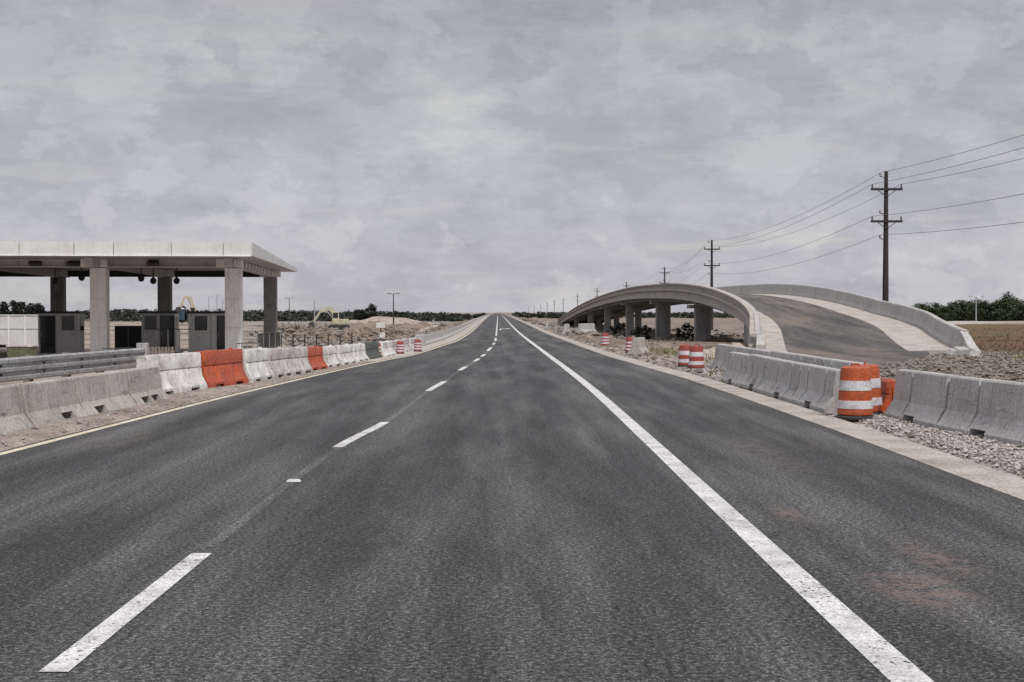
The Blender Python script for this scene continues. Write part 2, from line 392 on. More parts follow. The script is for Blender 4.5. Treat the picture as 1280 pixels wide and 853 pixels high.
def sheet(name, fa, fb, y0, y1, z, mat, th=0.0, kind='structure', step=None):
    """a strip lying between two lateral curves; th > 0 gives it thickness below z"""
    ysr = []; y = y0
    while y < y1: ysr.append(y); y += step or max(.6, abs(y)*.035)
    ysr.append(y1); mb = MB()
    if th:
        mb.loft([[(fa(t), t, z), (fb(t), t, z), (fb(t), t, z - th), (fa(t), t, z - th)] for t in ysr])
    else:
        mb.loft([[(fa(t), t, z), (fb(t), t, z)] for t in ysr], closed=False)
    return tag(mb.build(name, mat), kind=kind)

sheet('road', lambda y: xl(y) - .16, xr, -20, 1600, 0, 'asphalt', th=.06)
sheet('gutter', lambda y: xr(y) + .004, lambda y: xr(y) + .62, -20, 700, .012, 'gutter', th=.15)
sheet('edge_line_yellow', lambda y: xl(y) - .075, lambda y: xl(y) + .06, -20, 620, .004, 'paint_yellow')
sheet('edge_line_white', lambda y: xw(y) - .105, lambda y: xw(y) + .105, -20, 900, .004, 'paint_white')
sheet('marking_scar', lambda y: xd(y) - .05, lambda y: xd(y) + .05, 10.9, 105, .002, 'seam')
for a, b in ((-1.5, 1.9), (7.1, 10.6), (18.9, 23.2), (32.4, 36.9), (43.7, 46.8), (51.8, 54.9), (57.3, 60.5), (65.5, 72), (78, 83), (88, 97)):
    sheet('lane_dash', lambda y: xd(y) - .075, lambda y: xd(y) + .075, a, b, .004 + .002, 'paint_white')
sheet('lane_line', lambda y: xd(y) - .07, lambda y: xd(y) + .07, 107, 700, .004, 'paint_white')
# worn turn arrow painted far ahead in the right lane
mb = MB(); 
mb.add([(.15,140,.006), (.32,140,.006), (.42,149,.006), (.95,151,.006), (.95,153,.006), (.25,152,.006)], [(0,1,2,5), (2,3,4,5)])
mb.add([(.95,148.5,.006), (1.5,152,.006), (.95,156,.006)], [(0,1,2)])
tag(mb.build('painted_arrow', 'paint_white'), kind='structure')
sheet('concrete_shoulder', lambda y: xl(y) - 1.02, lambda y: xl(y) - .17, 52, 700, .004, 'pale_slab', th=.12)
# access road beyond the brown field
mb = MB(); mb.loft([[(x, 206 + .02*x, zt(x, 212) + .30), (x, 222 + .02*x, zt(x, 222) + .32), (x, 222 + .02*x, -2), (x, 206 + .02*x, -2)] for x in range(56, 330, 8)])
tag(mb.build('far_road', 'pale_slab'), kind='structure')

# ------------------------------------------------------------------ jersey barriers
def barrier_mesh(L, H=.81, slots=(.5,), grooves=(.5,), rs=.10):
    k = H/.81
    def prof(y, raise_=0, ins=0):
        hw = [(.318, raise_), (.318, max(.085*k, raise_+.004)), (.160, .315*k), (.102, .785*k), (.082, .81*k)]
        if raise_ > .086*k:                          # drain slot cut through the toe
            xs_ = .318 - (raise_/k-.085)*.158/.23; hw[0] = (xs_, raise_); hw[1] = (xs_-.002, raise_+.003)
        hw = [(w - ins, z) for w, z in hw]
        return [(w, y, z) for w, z in hw] + [(-w, y, z) for w, z in hw[::-1]]
    ev = [(-L/2, 0, .02), (-L/2 + .02, 0, 0)]
    for s in slots:
        c = -L/2 + s*L
        ev += [(c - .27, 0, 0), (c - .268, rs, 0), (c + .268, rs, 0), (c + .27, 0, 0)]
    for gv in grooves:
        c = -L/2 + gv*L + (.36 if gv in slots else 0)
        ev += [(c - .040, 0, 0), (c - .030, 0, .05), (c + .030, 0, .05), (c + .040, 0, 0)]
    ev += [(L/2 - .02, 0, 0), (L/2, 0, .02)]
    ev.sort(key=lambda e: e[0])
    mb = MB(); mb.loft([prof(*e) for e in ev])
    return mb
def barrier_row(path, mat, H, slots, grooves, labels, group, z0=0, gap=.075, rs=.13):
    first = {}
    for i, ((xa, ya), (xb, yb)) in enumerate(path):
        L = round(math.hypot(xb-xa, yb-ya) - gap, 2)
        rz = math.atan2(-(xb-xa), yb-ya)
        if L not in first:
            o = barrier_mesh(L, H, slots, grooves, rs).build('concrete_barrier', mat, bevel=.006, seg=1); first[L] = o
        else:
            o = first[L].copy(); COL.objects.link(o)
        cx, cy = (xa+xb)/2, (ya+yb)/2
        o.location = (cx, cy, z0 + random.uniform(-.012, .012)); o.rotation_euler = (random.uniform(-.004, .004), random.uniform(-.006, .006), rz + random.uniform(-.006, .006))
        tag(o, labels[i], 'barrier', group)
# left row (partly sunk in the sandy shoulder)
lp = [(-7.85, 17.2), (-7.6, 22.55), (-7.28, 27.75), (-7.18, 30.0)]
barrier_row(list(zip(lp, lp[1:])), 'concrete', .75, (.3, .62), (.46, .8),
    ['brownish concrete barrier section nearest to the camera on the left, cut by the photo edge',
     'long brownish concrete barrier section in the middle of the left row before the guardrail',
     'short end section of the left concrete barrier row, next to the white plastic barrier'],
    'concrete barriers on the left shoulder', -.09, gap=.13, rs=.20)
# right rear row, near part
bp = [(7.62, 12.9), (7.50, 15.9), (7.34, 18.95), (7.08, 22.0), (6.98, 24.55)]
barrier_row(list(zip(bp, bp[1:])), 'concrete_b', .84, (.5,), (.5,),
    ['grey concrete barrier section nearest to the camera on the right, mostly outside the photo',
     'second nearest grey concrete barrier section on the right, at the photo edge',
     'long grey concrete barrier section on the right with a dark drain slot, above the gravel',
     'grey concrete barrier end section right beside the orange drums'],
    'concrete barriers right of the drums', -.02)
# right front row behind the drum
ap = [(6.16, 25.4 + 3.0*i) for i in range(5)]
barrier_row(list(zip(ap, ap[1:])), 'concrete_b', .78, (.5,), (.25, .75),
    ['front row concrete barrier section directly left of the orange drums', 'second front row concrete barrier section left of the orange drums',
     'third front row concrete barrier section left of the orange drums', 'far end section of the front concrete barrier row, beside the yellow weeds'],
    'front row of concrete barriers on the right shoulder', -.02)
# right rear row, far part
cp = [(7.12 - .006*i, 27.6 + 3.0*i) for i in range(7)]
barrier_row(list(zip(cp, cp[1:])), 'concrete_b', .80, (.5,), (.25, .75),
    ['rear row concrete barrier section behind the drum pair, %s from the drums' % ORD[i] for i in range(6)],
    'rear row of concrete barriers before the ramp', -.01)
barrier_row([((5.78, 60.0), (6.35, 62.4))], 'concrete', .68, (.5,), (.5,), ['lone short concrete barrier standing on dirt before the bridge piers'], None)
barrier_row([((5.5, 116), (5.9, 119)), ((7.0, 122), (8.4, 124.5)), ((5.2, 150), (5.3, 153))], 'concrete_b', .8, (.5,), (.5,),
    ['pale concrete barrier beside the kerb left of the middle piers', 'pale concrete barrier lying askew before the far piers', 'farthest concrete barrier by the kerb near the bridge end'],
    'loose concrete barriers by the kerb')

# ------------------------------------------------------------------ plastic water barriers
def water_barrier(L, H, mat, label, loc, rz, group='plastic water barriers on the left shoulder'):
    t = thing('water_barrier', label, 'barrier', loc, rz, group)
    def prof(y, rib=0, base=0, e=0):
        pr = [(.30, base), (.30, .10+base*.5), (.265, .17), (.175-rib, .34), (.150-rib, .52), (.128-rib*.6, .545), (.150, .57), (.135, .86), (.11, .90)]
        pr = [(max(.03, w - e), z*H/.9) for w, z in pr]
        return [(w, y, z) for w, z in pr] + [(-w, y, z) for w, z in pr[::-1]]
    ev = [(-L/2, 0, 0, .03), (-L/2+.03, 0, 0, 0)]
    n = 4
    for i in range(1, n):
        c = -L/2 + L*i/n
        ev += [(c-.05, 0, 0, 0), (c-.028, .035, 0, 0), (c+.028, .035, 0, 0), (c+.05, 0, 0, 0)]
    for s in (-.25, .25):
        c = s*L + L/8*0
        ev += [(c-.26, 0, 0, 0), (c-.25, 0, .09, 0), (c+.25, 0, .09, 0), (c+.26, 0, 0, 0)]
    ev += [(L/2-.03, 0, 0, 0), (L/2, 0, 0, .03)]
    # merge rib and slot profiles on one sorted list
    ys_ = sorted(set(e[0] for e in ev))
    def at(y):
        rib = max([e[1] for e in ev if abs(e[0]-y) < 1e-6]); e_ = max([e[3] for e in ev if abs(e[0]-y) < 1e-6])
        base = 0
        for s in (-.25, .25):
            if abs(y - s*L) <= .2505: base = .09
        return prof(y, rib, base, e_)
    mb = MB(); mb.loft([at(y) for y in ys_])
    mb.build('body', mat, t, smooth_=True)
    c = MB().lathe([(.055, 0), (.055, .03), (.04, .04)], 12, (0, L*.3, H-.004)); c.build('fill_cap', mat, t)
    c = MB().box((0, -L*.2, H+.004), (.10, L*.3, .02)); c.build('top_grip', mat, t)
    for s in (-1, 1):
        k = MB()
        k.box((0, s*(L/2+.008), .5*H), (.09, .04, .62*H))
        k.build('hinge_lug', mat, t)
    return t
wb = [  # near end, far end, material, label
    ((-7.62, 30.6), (-7.12, 33.7), 'plastic_white', 'large dirty white plastic barrier right after the concrete barrier row'),
    ((-7.10, 33.8), (-6.62, 36.5), 'plastic_orange', 'large faded orange plastic barrier between two white ones'),
    ((-6.60, 36.6), (-6.32, 38.9), 'plastic_white', 'clean white plastic barrier just beyond the large orange one'),
    ((-6.35, 39.2), (-6.18, 41.0), 'plastic_grey', 'dull pinkish grey plastic barrier, nearer one of a pair'),
    ((-6.16, 41.1), (-5.85, 43.0), 'plastic_grey', 'dull pinkish grey plastic barrier touching the small orange one'),
    ((-5.98, 43.7), (-5.78, 46.0), 'plastic_orange', 'smaller orange plastic barrier farther along the left row'),
    ((-5.85, 46.4), (-5.58, 48.6), 'plastic_white', 'white plastic barrier just beyond the smaller orange one'),
    ((-5.57, 48.7), (-5.30, 51.0), 'plastic_white', 'dirty white plastic barrier, second beyond the smaller orange one'),
    ((-5.32, 51.6), (-5.10, 53.6), 'plastic_white', 'far white plastic barrier next to the dark one'),
    ((-5.10, 54.0), (-4.85, 56.6), 'plastic_dark', 'dark green grey plastic barrier in the far left row'),
    ((-4.80, 57.4), (-4.52, 59.6), 'plastic_white', 'white plastic barrier next beyond the dark one, before the striped drums'),
    ((-4.62, 60.6), (-4.46, 63.4), 'plastic_grey', 'dull pinkish grey plastic barrier directly behind the nearer striped drum'),
    ((-4.44, 64.2), (-4.28, 67.2), 'plastic_grey', 'dull pinkish grey plastic barrier directly behind the farther striped drum'),
    ((-4.26, 68.0), (-4.12, 71.5), 'plastic_grey', 'dull pinkish grey plastic barrier before the end of the parapet wall'),
]
for a, b, m, lab in wb:
    L = math.hypot(b[0]-a[0], b[1]-a[1]) - .04
    cx, cy = (a[0]+b[0])/2, (a[1]+b[1])/2
    water_barrier(L, interp([(30, .90), (38, .86), (46, .70), (52, .65), (60, .60), (70, .55)], cy) + random.uniform(-.02, .02), m, lab, (cx, cy, -.03), math.atan2(-(b[0]-a[0]), b[1]-a[1]) + random.uniform(-.03, .03))
water_barrier(1.9, .60, 'plastic_orange', 'low red orange plastic barrier between the drums and the grey end section', (7.0, 26.05, -.02), .02, None)

# ------------------------------------------------------------------ traffic drums
def drum(label, loc, old=False, H=.92, rz=0, nb=2, group=None, sc=1.0):
    t = thing('traffic_drum', label, 'traffic drum', loc, rz, group); t.scale = (sc, sc, sc)
    m = 'barrel_old' if old else 'barrel_orange'
    k = H/.92
    prof = [(.27, .07), (.295, .075), (.295, .17), (.285, .19), (.285, .30), (.278, .32), (.278, .345), (.272, .47), (.262, .50), (.262, .62), (.255, .645), (.25, .78),
            (.245, .80), (.235, .86), (.20, .885), (.08, .89)]
    MB().lathe([(r, z*k) for r, z in prof], 28).build('drum_body', m, t, smooth_=True)
    MB().lathe([(.325, 0), (.325, .035), (.30, .06), (.20, .06)], 28).build('rubber_base', 'rubber', t, smooth_=True)
    bands = [(.18, .315, .300, .2915), (.485, .65, .2755, .2655)] if nb == 2 else [(.17, .27, .299, .291), (.36, .46, .2815, .276), (.56, .66, .2665, .261)]
    for z0, z1, r0, r1 in bands:
        MB().lathe([(r0-.03, z0*k), (r0, z0*k), (r1, z1*k), (r1-.03, z1*k)], 28).build('reflective_band', 'reflective', t, smooth_=True)
    hd = MB().tube([(-.08, 0, .88*k), (-.07, 0, .925*k), (.07, 0, .925*k), (.08, 0, .88*k)], .016, 8); hd.build('handle', m, t, smooth_=True)
    return t
drum('orange traffic drum with two white bands standing on gravel, nearest to the camera', (6.06, 24.1, -.01), rz=.4)
drum('orange traffic drum half hidden behind the nearest one', (6.50, 25.15, -.02), rz=1.2)
drum('red orange drum with dark top beside the far barrier end', (6.28, 45.0, -.02), True, rz=.2, nb=2, sc=.85)
drum('faded red drum half hidden behind the dark topped one', (6.22, 47.2, -.02), True, rz=.9, nb=2, sc=.82)
drum('red and white drum beside the lone short concrete barrier', (5.92, 63.6, -.03), True, nb=3, sc=.76)
drum('red and white drum near the kerb, left of the lone barrier', (5.72, 76.0, -.03), True, nb=3, sc=.78)
drum('red and white drum in the left row, nearer of two', (-4.18, 61.2, -.0), True, nb=3, sc=.6)
drum('red and white drum in the left row, farther of two', (-3.62, 64.6, .004), True, nb=3, sc=.6)
drum('red striped drum squeezed behind the dark plastic barrier', (-4.84, 57.0, -.03), True, nb=3, sc=.66)

# raised road marker
t = MB().box((0,0,.012), (.16, .11, .024), taper=.7).build('road_marker', 'reflective', loc=(gx(367, 15.1), 15.1, .003), bevel=.006)
tag(t, 'small white raised marker on the asphalt between two lane dashes', 'road marker')

# ------------------------------------------------------------------ left parapet wall along the far road
mb = MB(); st = [77 + 2.5*i for i in range(20)] + [127 + 9*i for i in range(1, 60)]
off = lambda y: xl(y) - 1.2
hgt = lambda y: .72 + .25*smooth(66, 72, y)*0 
mb.loft([[(off(y)+.20, y, -.05), (off(y)+.20, y, .09), (off(y)+.10, y, .22), (off(y)+.06, y, .52), (off(y)-.12, y, .52), (off(y)-.14, y, -.35)] for y in st])
t = thing('parapet_wall', 'long low concrete parapet wall curving along the far left road edge', 'wall')
mb.build('wall_body', 'concrete_b', t)
for y in st[1:26]: MB().box((off(y)-.03, y, .525), (.24, .05, .03)).build('joint_cap', 'concrete', t)
MB().box((off(76), 75.7, .27), (.5, 1.8, .62), rz=.03).build('end_block', 'bridge', t, bevel=.02)

# ------------------------------------------------------------------ thrie-beam guardrail on the left
def guardrail():
    t = thing('guardrail', 'galvanised corrugated steel guardrail behind the left concrete barriers', 'guardrail')
    p0, p1 = Vector((gx(181, 35), 35.0, 0)), Vector((-10.6, 14.0, 0))
    d = (p1 - p0).normalized(); nrm = Vector((-d.y, d.x, 0))
    if nrm.x < 0: nrm = -nrm                        # towards the road
    pr = [(.0, .40), (.055, .43), (.055, .49), (0, .53), (0, .565), (.06, .60), (.06, .655), (0, .69), (0, .725), (.055, .765), (.055, .825), (0, .86)]
    sec = []
    L = (p1-p0).length
    for i in range(12):
        q = p0 + d*L*i/11
        sec.append([q + nrm*a + Vector((0, 0, z+.06)) for a, z in pr] + [q + nrm*(a-.012) + Vector((0, 0, z+.06)) for a, z in pr[::-1]])
    MB().loft(sec).build('rail', 'galv', t, smooth_=True)
    for i in range(4, 40, 4):
        q = p0 + d*(.5*i) + nrm*.013
        if q.y > 14.3:
            for z in (.605, .77): MB().box(q + Vector((0,0,z)), (.035, .035, .035)).build('bolt', 'darksteel', t)
    for i in range(11):
        q = p0 + d*(.3 + 1.95*i) - nrm*.26
        if i == 0: continue
        MB().box((q.x, q.y, .05), (.15, .2, 1.75)).build('post', 'wood_grey', t)
        MB().box((q.x + nrm.x*.17, q.y + nrm.y*.17, .7), (.16, .2, .42)).build('spacer_block', 'wood_grey', t)
    q = p0 - d*.05
    MB().box((q.x-.05, q.y, .16), (.26, .22, 1.75)).build('end_post', 'concrete_b', t, bevel=.015)
guardrail()

# ------------------------------------------------------------------ toll plaza
GZ = -.92
def canopy():
    # local frame: x along the front edge, y depth; origin at right front corner of the roof, on the ground
    o = Vector((gx(315, 70), 70.0, GZ)); ang = R(3.6)
    t = thing('toll_canopy', 'long white flat canopy on pale columns over the toll lanes at left', 'canopy', o, ang)
    W, Dp = 38.0, 29.0
    zb, zt0, zt1 = 5.47, 6.13, 5.68
    # roof deck: wedge that thins towards the back
    rf = MB()
    rf.loft([[(x, .06, zb+.01), (x, .06, zt0-.04), (x, Dp-.06, zt1-.03), (x, Dp-.06, zb+.01)] for x in (-W, -.06)])
    rf.build('roof', 'beam', t)
    # front cladding panels
    cuts = [0, -1.35, -3.85, -6.62, -8.5, -11.1, -13.7, -16.3, -18.9, -21.5, -24.1, -26.7, -29.3, -32, -35, -38]
    for a, b in zip(cuts, cuts[1:]):
        MB().box(((a+b)/2, 0, (zb+zt0)/2), (abs(a-b)-.035, .08, zt0-zb)).build('fascia_panel', 'panel', t)
    n = 9
    for i in range(n):
        y0, y1 = .05 + (Dp-.05)*i/n + .015, .05 + (Dp-.05)*(i+1)/n - .015
        s0, s1 = zt0 + (zt1-zt0)*y0/Dp, zt0 + (zt1-zt0)*y1/Dp
        m = MB(); m.loft([[(-.04, y, zb), (.04, y, zb), (.04, y, s), (-.04, y, s)] for y, s in ((y0, s0), (y1, s1))])
        m.build('fascia_panel', 'panel', t)
    # metal drip flashing under the fascia
    MB().box((-W/2, -.05, zb-.02), (W, .16, .04)).build('flashing', 'booth_trim', t)
    # girders
    for y, nm in ((5.0, 'front_girder'), (25.0, 'rear_girder')):
        pr = [(-.21, 5.02), (.21, 5.02), (.21, 5.09), (.05, 5.10), (.05, 5.36), (.21, 5.37), (.21, 5.44), (-.21, 5.44), (-.21, 5.37), (-.05, 5.36), (-.05, 5.10), (-.21, 5.09)]
        m = MB(); m.loft([[(x, y+a, z) for a, z in pr] for x in (-W+.1, -1.6)])
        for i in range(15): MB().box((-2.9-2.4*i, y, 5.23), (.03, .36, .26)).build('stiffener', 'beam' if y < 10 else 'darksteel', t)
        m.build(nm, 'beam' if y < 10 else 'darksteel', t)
    for cx in (-1.45, -8.35, -15.25, -22.15, -29.05):
        MB().box((cx, 15, 5.24), (.36, 25, .44)).build('cross_girder', 'beam', t)
    # side louvres on the right cross girder
    for i in range(14): MB().box((-1.22, 3.5+1.7*i, 5.26), (.06, .5, .26)).build('side_bracket', 'booth_trim', t)
    for k, cx in enumerate((-1.45, -8.35, -15.25, -22.15, -29.05)):
        for y in (5.0, 25.0):
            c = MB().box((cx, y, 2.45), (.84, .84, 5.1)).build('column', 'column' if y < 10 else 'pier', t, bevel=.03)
            MB().box((cx, y, .28), (1.0, 1.0, .55)).build('plinth', 'bridge', c, bevel=.02)
            MB().box((cx-.18 if y < 10 else cx, y-.1, 5.245), (1.3, 1.1, .43)).build('capital', 'column', c, bevel=.015)
            for z in (1.9, 3.4): MB().box((cx, y-.424, z), (.82, .012, .014)).build('joint', 'beam', c)
    for i in range(5): MB().box((-1.45-6.9*i, 15, .11), (2.2, 25, .24)).build('island_kerb', 'pale_slab', t, bevel=.05)
canopy()
def hanging_cam(px, py, D, lab, drop):
    x = gx(px, D); z1 = 5.0 + GZ; z0 = gz(py, D)
    t = thing('hanging_camera', lab, 'camera', (x, D, z0), 0, 'cameras under the toll canopy')
    MB().tube([(0,0,.1), (0,0,z1-z0+.45)], .035, 8).build('stem', 'darksteel', t)
    MB().lathe([(.03, -.22), (.14, -.17), (.19, -.05), (.19, .06), (.11, .14), (.05, .2)], 16).build('dome_housing', 'darksteel', t, smooth_=True)
for px, py, lab in ((71, 351, 'dark dome camera hanging left of the leftmost rear column'), (104, 347, 'short dark camera hanging just right of the leftmost rear column'),
                    (178, 348, 'left one of two dark dome cameras hanging mid canopy'), (193, 351, 'right one of two dark dome cameras hanging mid canopy'),
                    (222, 351, 'dark dome camera hanging right of the middle rear column')):
    hanging_cam(px, py, 84.0, lab, 0)
for px, lab in ((47, 'black floodlight cluster on the canopy front beam, far left'), (95, 'black floodlight cluster on the front beam near the second column'), (193, 'black floodlight cluster on the front beam mid canopy')):
    D = 74.2
    t = thing('floodlight', lab, 'floodlight', (gx(px, D), D, gz(329, D)), 0, 'floodlights on the canopy beam')
    MB().box((0, .1, .1), (.5, .12, .12)).build('bracket', 'darksteel', t)
    for s in (-.22, 0, .22): MB().box((s, -.08, -.04), (.19, .28, .2), tilt=('X', .5)).build('lamp_head', 'darksteel', t, bevel=.02)

def booth(px0, px1, D, lab, door_right=True, ztop=1.72):
    x0, x1 = gx(px0, D), gx(px1, D); w = x1 - x0; h = ztop - GZ - .22
    t = thing('toll_booth', lab, 'booth', ((x0+x1)/2, D, GZ + .22), R(3.6), 'toll booths under the canopy')
    sgn = 1 if door_right else -1
    MB().box((0, 0, h/2), (w, 1.5, h-.02)).build('wall', 'boothgrey', t)
    rf = MB().box((0, 0, h+.05), (w+.25, 1.8, .12)); rf.build('roof', 'darksteel', t, bevel=.02)
    xs_ = -sgn*w*.24
    f = MB(); f.ring((xs_, -.765, h-.58), .86, .98, .06, .05)
    wn = f.build('window', 'booth_trim', t)
    MB().box((xs_, -.758, h-.58), (.76, .02, .88)).build('pane', 'glass', wn)
    xd_ = sgn*w*.27
    dr = MB().box((xd_, -.765, h*.5-.02), (.85, .05, h*.9)).build('door', 'darksteel', t)
    MB().box((xd_, -.795, h*.56), (.70, .02, h*.72)).build('pane', 'glass', dr)
    MB().tube([(xd_-.34, -.84, h*.42), (xd_-.34, -.84, h*.54)], .02, 6).build('handle', 'galv', dr)
    for sx in (-w/2, sgn*.02, w/2): MB().box((sx, -.77, h/2), (.07, .06, h)).build('corner_post', 'booth_trim', t)
    MB().box((w/2+.01, .1, h-.62), (.02, .9, .8)).build('side_window', 'glass', t)
booth(240, 296, 84, 'grey toll booth with window and dark glass door beside the rightmost front column')
booth(55, 103, 84, 'grey toll booth under the leftmost rear column near the white trailer', False)
booth(182, 222, 88, 'dark toll booth behind railings below the middle rear column')

def railing(name, p0, p1, z0, h, lab, bars=0.14, group='steel railings on the toll islands'):
    p0, p1 = Vector((*p0, z0)), Vector((*p1, z0)); t = thing(name, lab, 'railing', p0, 0, group)
    d = p1 - p0
    for z in (h, h*.15): MB().tube([(0,0,z), (d.x, d.y, z)], .028, 6).build('rail', 'darksteel', t)
    n = max(2, int(d.length/bars))
    if bars < .5:
        for i in range(1, n): q = d*i/n; MB().tube([(q.x, q.y, h*.15), (q.x, q.y, h)], .014, 5).build('baluster', 'darksteel', t)
    for i in range(0, 5):
        q = d*i/4; MB().tube([(q.x, q.y, -.25), (q.x, q.y, h)], .03, 6).build('post', 'galv', t)
railing('railing', (gx(322, 74), 74), (gx(351, 80), 80), -.7, 1.35, 'barred dark railing between the two rightmost canopy columns')
railing('railing', (gx(296, 70), 70), (gx(323, 71), 71), -.75, 1.0, 'open pipe railing at the foot of the rightmost front column', .8)
railing('railing', (gx(182, 78), 78), (gx(240, 78), 78), -.65, 1.5, 'open pipe railing in front of the dark middle booth', .9)
railing('railing', (gx(128, 72), 72), (gx(182, 73), 73), -.8, .75, 'low pipe railing at the foot of the second front column', .8)

# plain near-black box filling the low dark area between the columns
t = thing('dark_low_box', 'plain low dark cabinet between second column and middle booth', 'block', (gx(164, 92), 92, GZ))
MB().box((0,0,.95), (1.75, 1.0, 1.75)).build('block', 'darksteel', t, bevel=.02); MB().box((0,0,.05), (1.9,1.2,.2)).build('base', 'pale_slab', t)
MB().box((.0,-.51,1.0), (.03,.02,1.6)).build('front_strip', 'beam', t)
# slatted wooden crate wall
t = thing('slatted_pallet', 'grey brown slatted wooden pallet standing behind the guardrail end', 'pallet', (gx(200, 46), 46, -.55))
for i in range(9): MB().box((-.42+.105*i, 0, .72), (.075, .03, 1.0)).build('slat', 'wood_grey', t)
for z in (.4, 1.05): MB().box((0, .04, z), (.95, .05, .09)).build('crosspiece', 'wood_grey', t)
for s in (-.36, .36): MB().box((s, .12, .35), (.08, .12, 1.2)).build('leg', 'wood_grey', t)
# white trailer and olive bin
t = thing('site_trailer', 'long white panelled site trailer left of the toll booths', 'trailer', (gx(56, 106), 106, -1.0))
m = MB().box((-5, 1.3, 1.43), (10, 2.6, 2.16)).build('body', 'panel', t, bevel=.03)
for i in range(8):
    MB().box((-.12-1.22*i, -.02, 1.43), (.08, .05, 2.16)).build('panel_seam', 'booth_trim', t)
MB().box((-5, -.02, 1.55), (10, .03, .05)).build('belt_line', 'beam', t)
MB().box((-5, 1.3, 2.55), (10.1, 2.7, .08)).build('roof', 'panel', t)
m = MB(); m.box((-5, 1.3, .26), (9.6, .2, .16))
m.build('chassis', 'darksteel', t)
for x in (-.5, -3, -6, -9): MB().box((x, .3, .1), (.25, .3, .5)).build('support_leg', 'darksteel', t)
t = thing('storage_bin', 'olive green box shaped bin standing before the white trailer', 'bin', (gx(30, 60), 60, GZ))
MB().box((0,0,.65), (1.0,.9,1.2)).build('body', 'olive', t, bevel=.03)
for i in range(5): MB().box((-.4+.2*i, -.46, .62), (.05, .05, 1.1)).build('rib', 'olive', t)
MB().box((0,0,1.29), (1.08,.98,.09)).build('lid', 'plastic_grey', t, bevel=.02)

# ------------------------------------------------------------------ flyover bridge on the right
LX = [(50, 9.9), (56, 10.5), (62, 11.2), (70, 12.6), (76, 13.6), (82, 14.15), (88, 14.2), (95, 14.0), (105, 13.85), (118, 13.8), (146, 13.8), (244, 13.8), (330, 13.8)]
LZ = [(50, .55), (56, .66), (62, .83), (70, 1.28), (76, 1.78), (82, 2.36), (88, 2.93), (95, 3.45), (105, 3.86), (118, 4.12), (146, 4.32), (175, 4.12), (207, 3.62), (244, 2.76), (283, 1.5), (325, .02)]
RZ = [(60, .20), (75, .12), (86, -.25), (95, -.22), (105, -.1), (118, 0), (400, 0)]     # right edge above/below the left
BW = 9.0
def bridge_frame(s):
    p = Vector((spline(LX, s), s)); q = Vector((spline(LX, s+.5), s+.5)); d = (q-p).normalized()
    return p, Vector((d.y, -d.x)), spline(LZ, s) - .85
def bp_(s, off, dz):
    p, n, z = bridge_frame(s); zr = z + interp(RZ, s)*off/BW
    return (p.x + n.x*off, p.y + n.y*off, zr + dz)
S_all = [62 + 1.5*i for i in range(60)] + [152 + 6*i for i in range(1, 30)]
S_near = [56] + S_all
br = thing('flyover_bridge', 'concrete flyover ramp rising and curving away on round of piers at right', 'bridge')
br['label'] = 'long concrete flyover ramp on piers, rising and curving away at right'
def bl_joint(name, prof, inner, mat):
    m = MB(); ev = [(s, 0) for s in S_all]
    for i in range(40):
        c = 64.3 + 6.1*i
        if c < S_all[-1] - 1: ev += [(c-.04, 0), (c-.03, 1), (c+.03, 1), (c+.04, 0)]
    ev.sort(); m.loft([[bp_(s, o, z) for o, z in (inner if k else prof)] for s, k in ev]); return m.build(name, mat, br)
def bl(name, prof, mat, S, **k):
    m = MB(); m.loft([[bp_(s, o, z) for o, z in prof] for s in S]); return m.build(name, mat, br, **k)
bl('deck', [(.02, .0-.02), (BW-.02, -.02), (BW-.02, -.33), (.02, -.33)], 'bridge', S_all)
P1 = [(0, -.36), (0, .80), (.03, .85), (.25, .85), (.28, .80), (.36, .28), (.46, .10), (.46, -.019)]
P2 = [(.04, -.36), (.04, .76), (.06, .81), (.22, .81), (.24, .76), (.32, .28), (.42, .10), (.42, -.019)]
bl_joint('parapet', P1, P2, 'bridge')
bl_joint('parapet', [(BW-a, b) for a, b in P1], [(BW-a, b) for a, b in P2], 'bridge')
bl('coping', [(-.20, .76), (-.20, .86), (-.002, .88), (-.002, .72)], 'pale_slab', S_all)
bl('ledge', [(-.26, .30), (-.26, .40), (-.002, .42), (-.002, .22)], 'pale_slab', S_all)
bl('walkway', [(.463, -.017), (.463, .03), (1.42, .02), (1.42, -.017)], 'pale_slab', S_all)
bl('concrete_shoulder', [(BW-2.5, -.017), (BW-2.5, .006), (BW-.463, .012), (BW-.463, -.017)], 'pale_slab', S_all)
bl('roadway', [(1.424, -.017), (1.424, .0), (BW-2.504, .0), (BW-2.504, -.017)], 'asphalt_ramp', S_all)
Sg = [s for s in S_all if s >= 80]
for o in (.8, 3.2, 5.6, 8.05):
    bl('girder', [(o-.25, -.332), (o-.25, -.37), (o-.09, -.40), (o-.09, -.53), (o-.24, -.56), (o-.24, -.62), (o+.24, -.62), (o+.24, -.56), (o+.09, -.53), (o+.09, -.40), (o+.25, -.37), (o+.25, -.332)], 'pier', Sg)
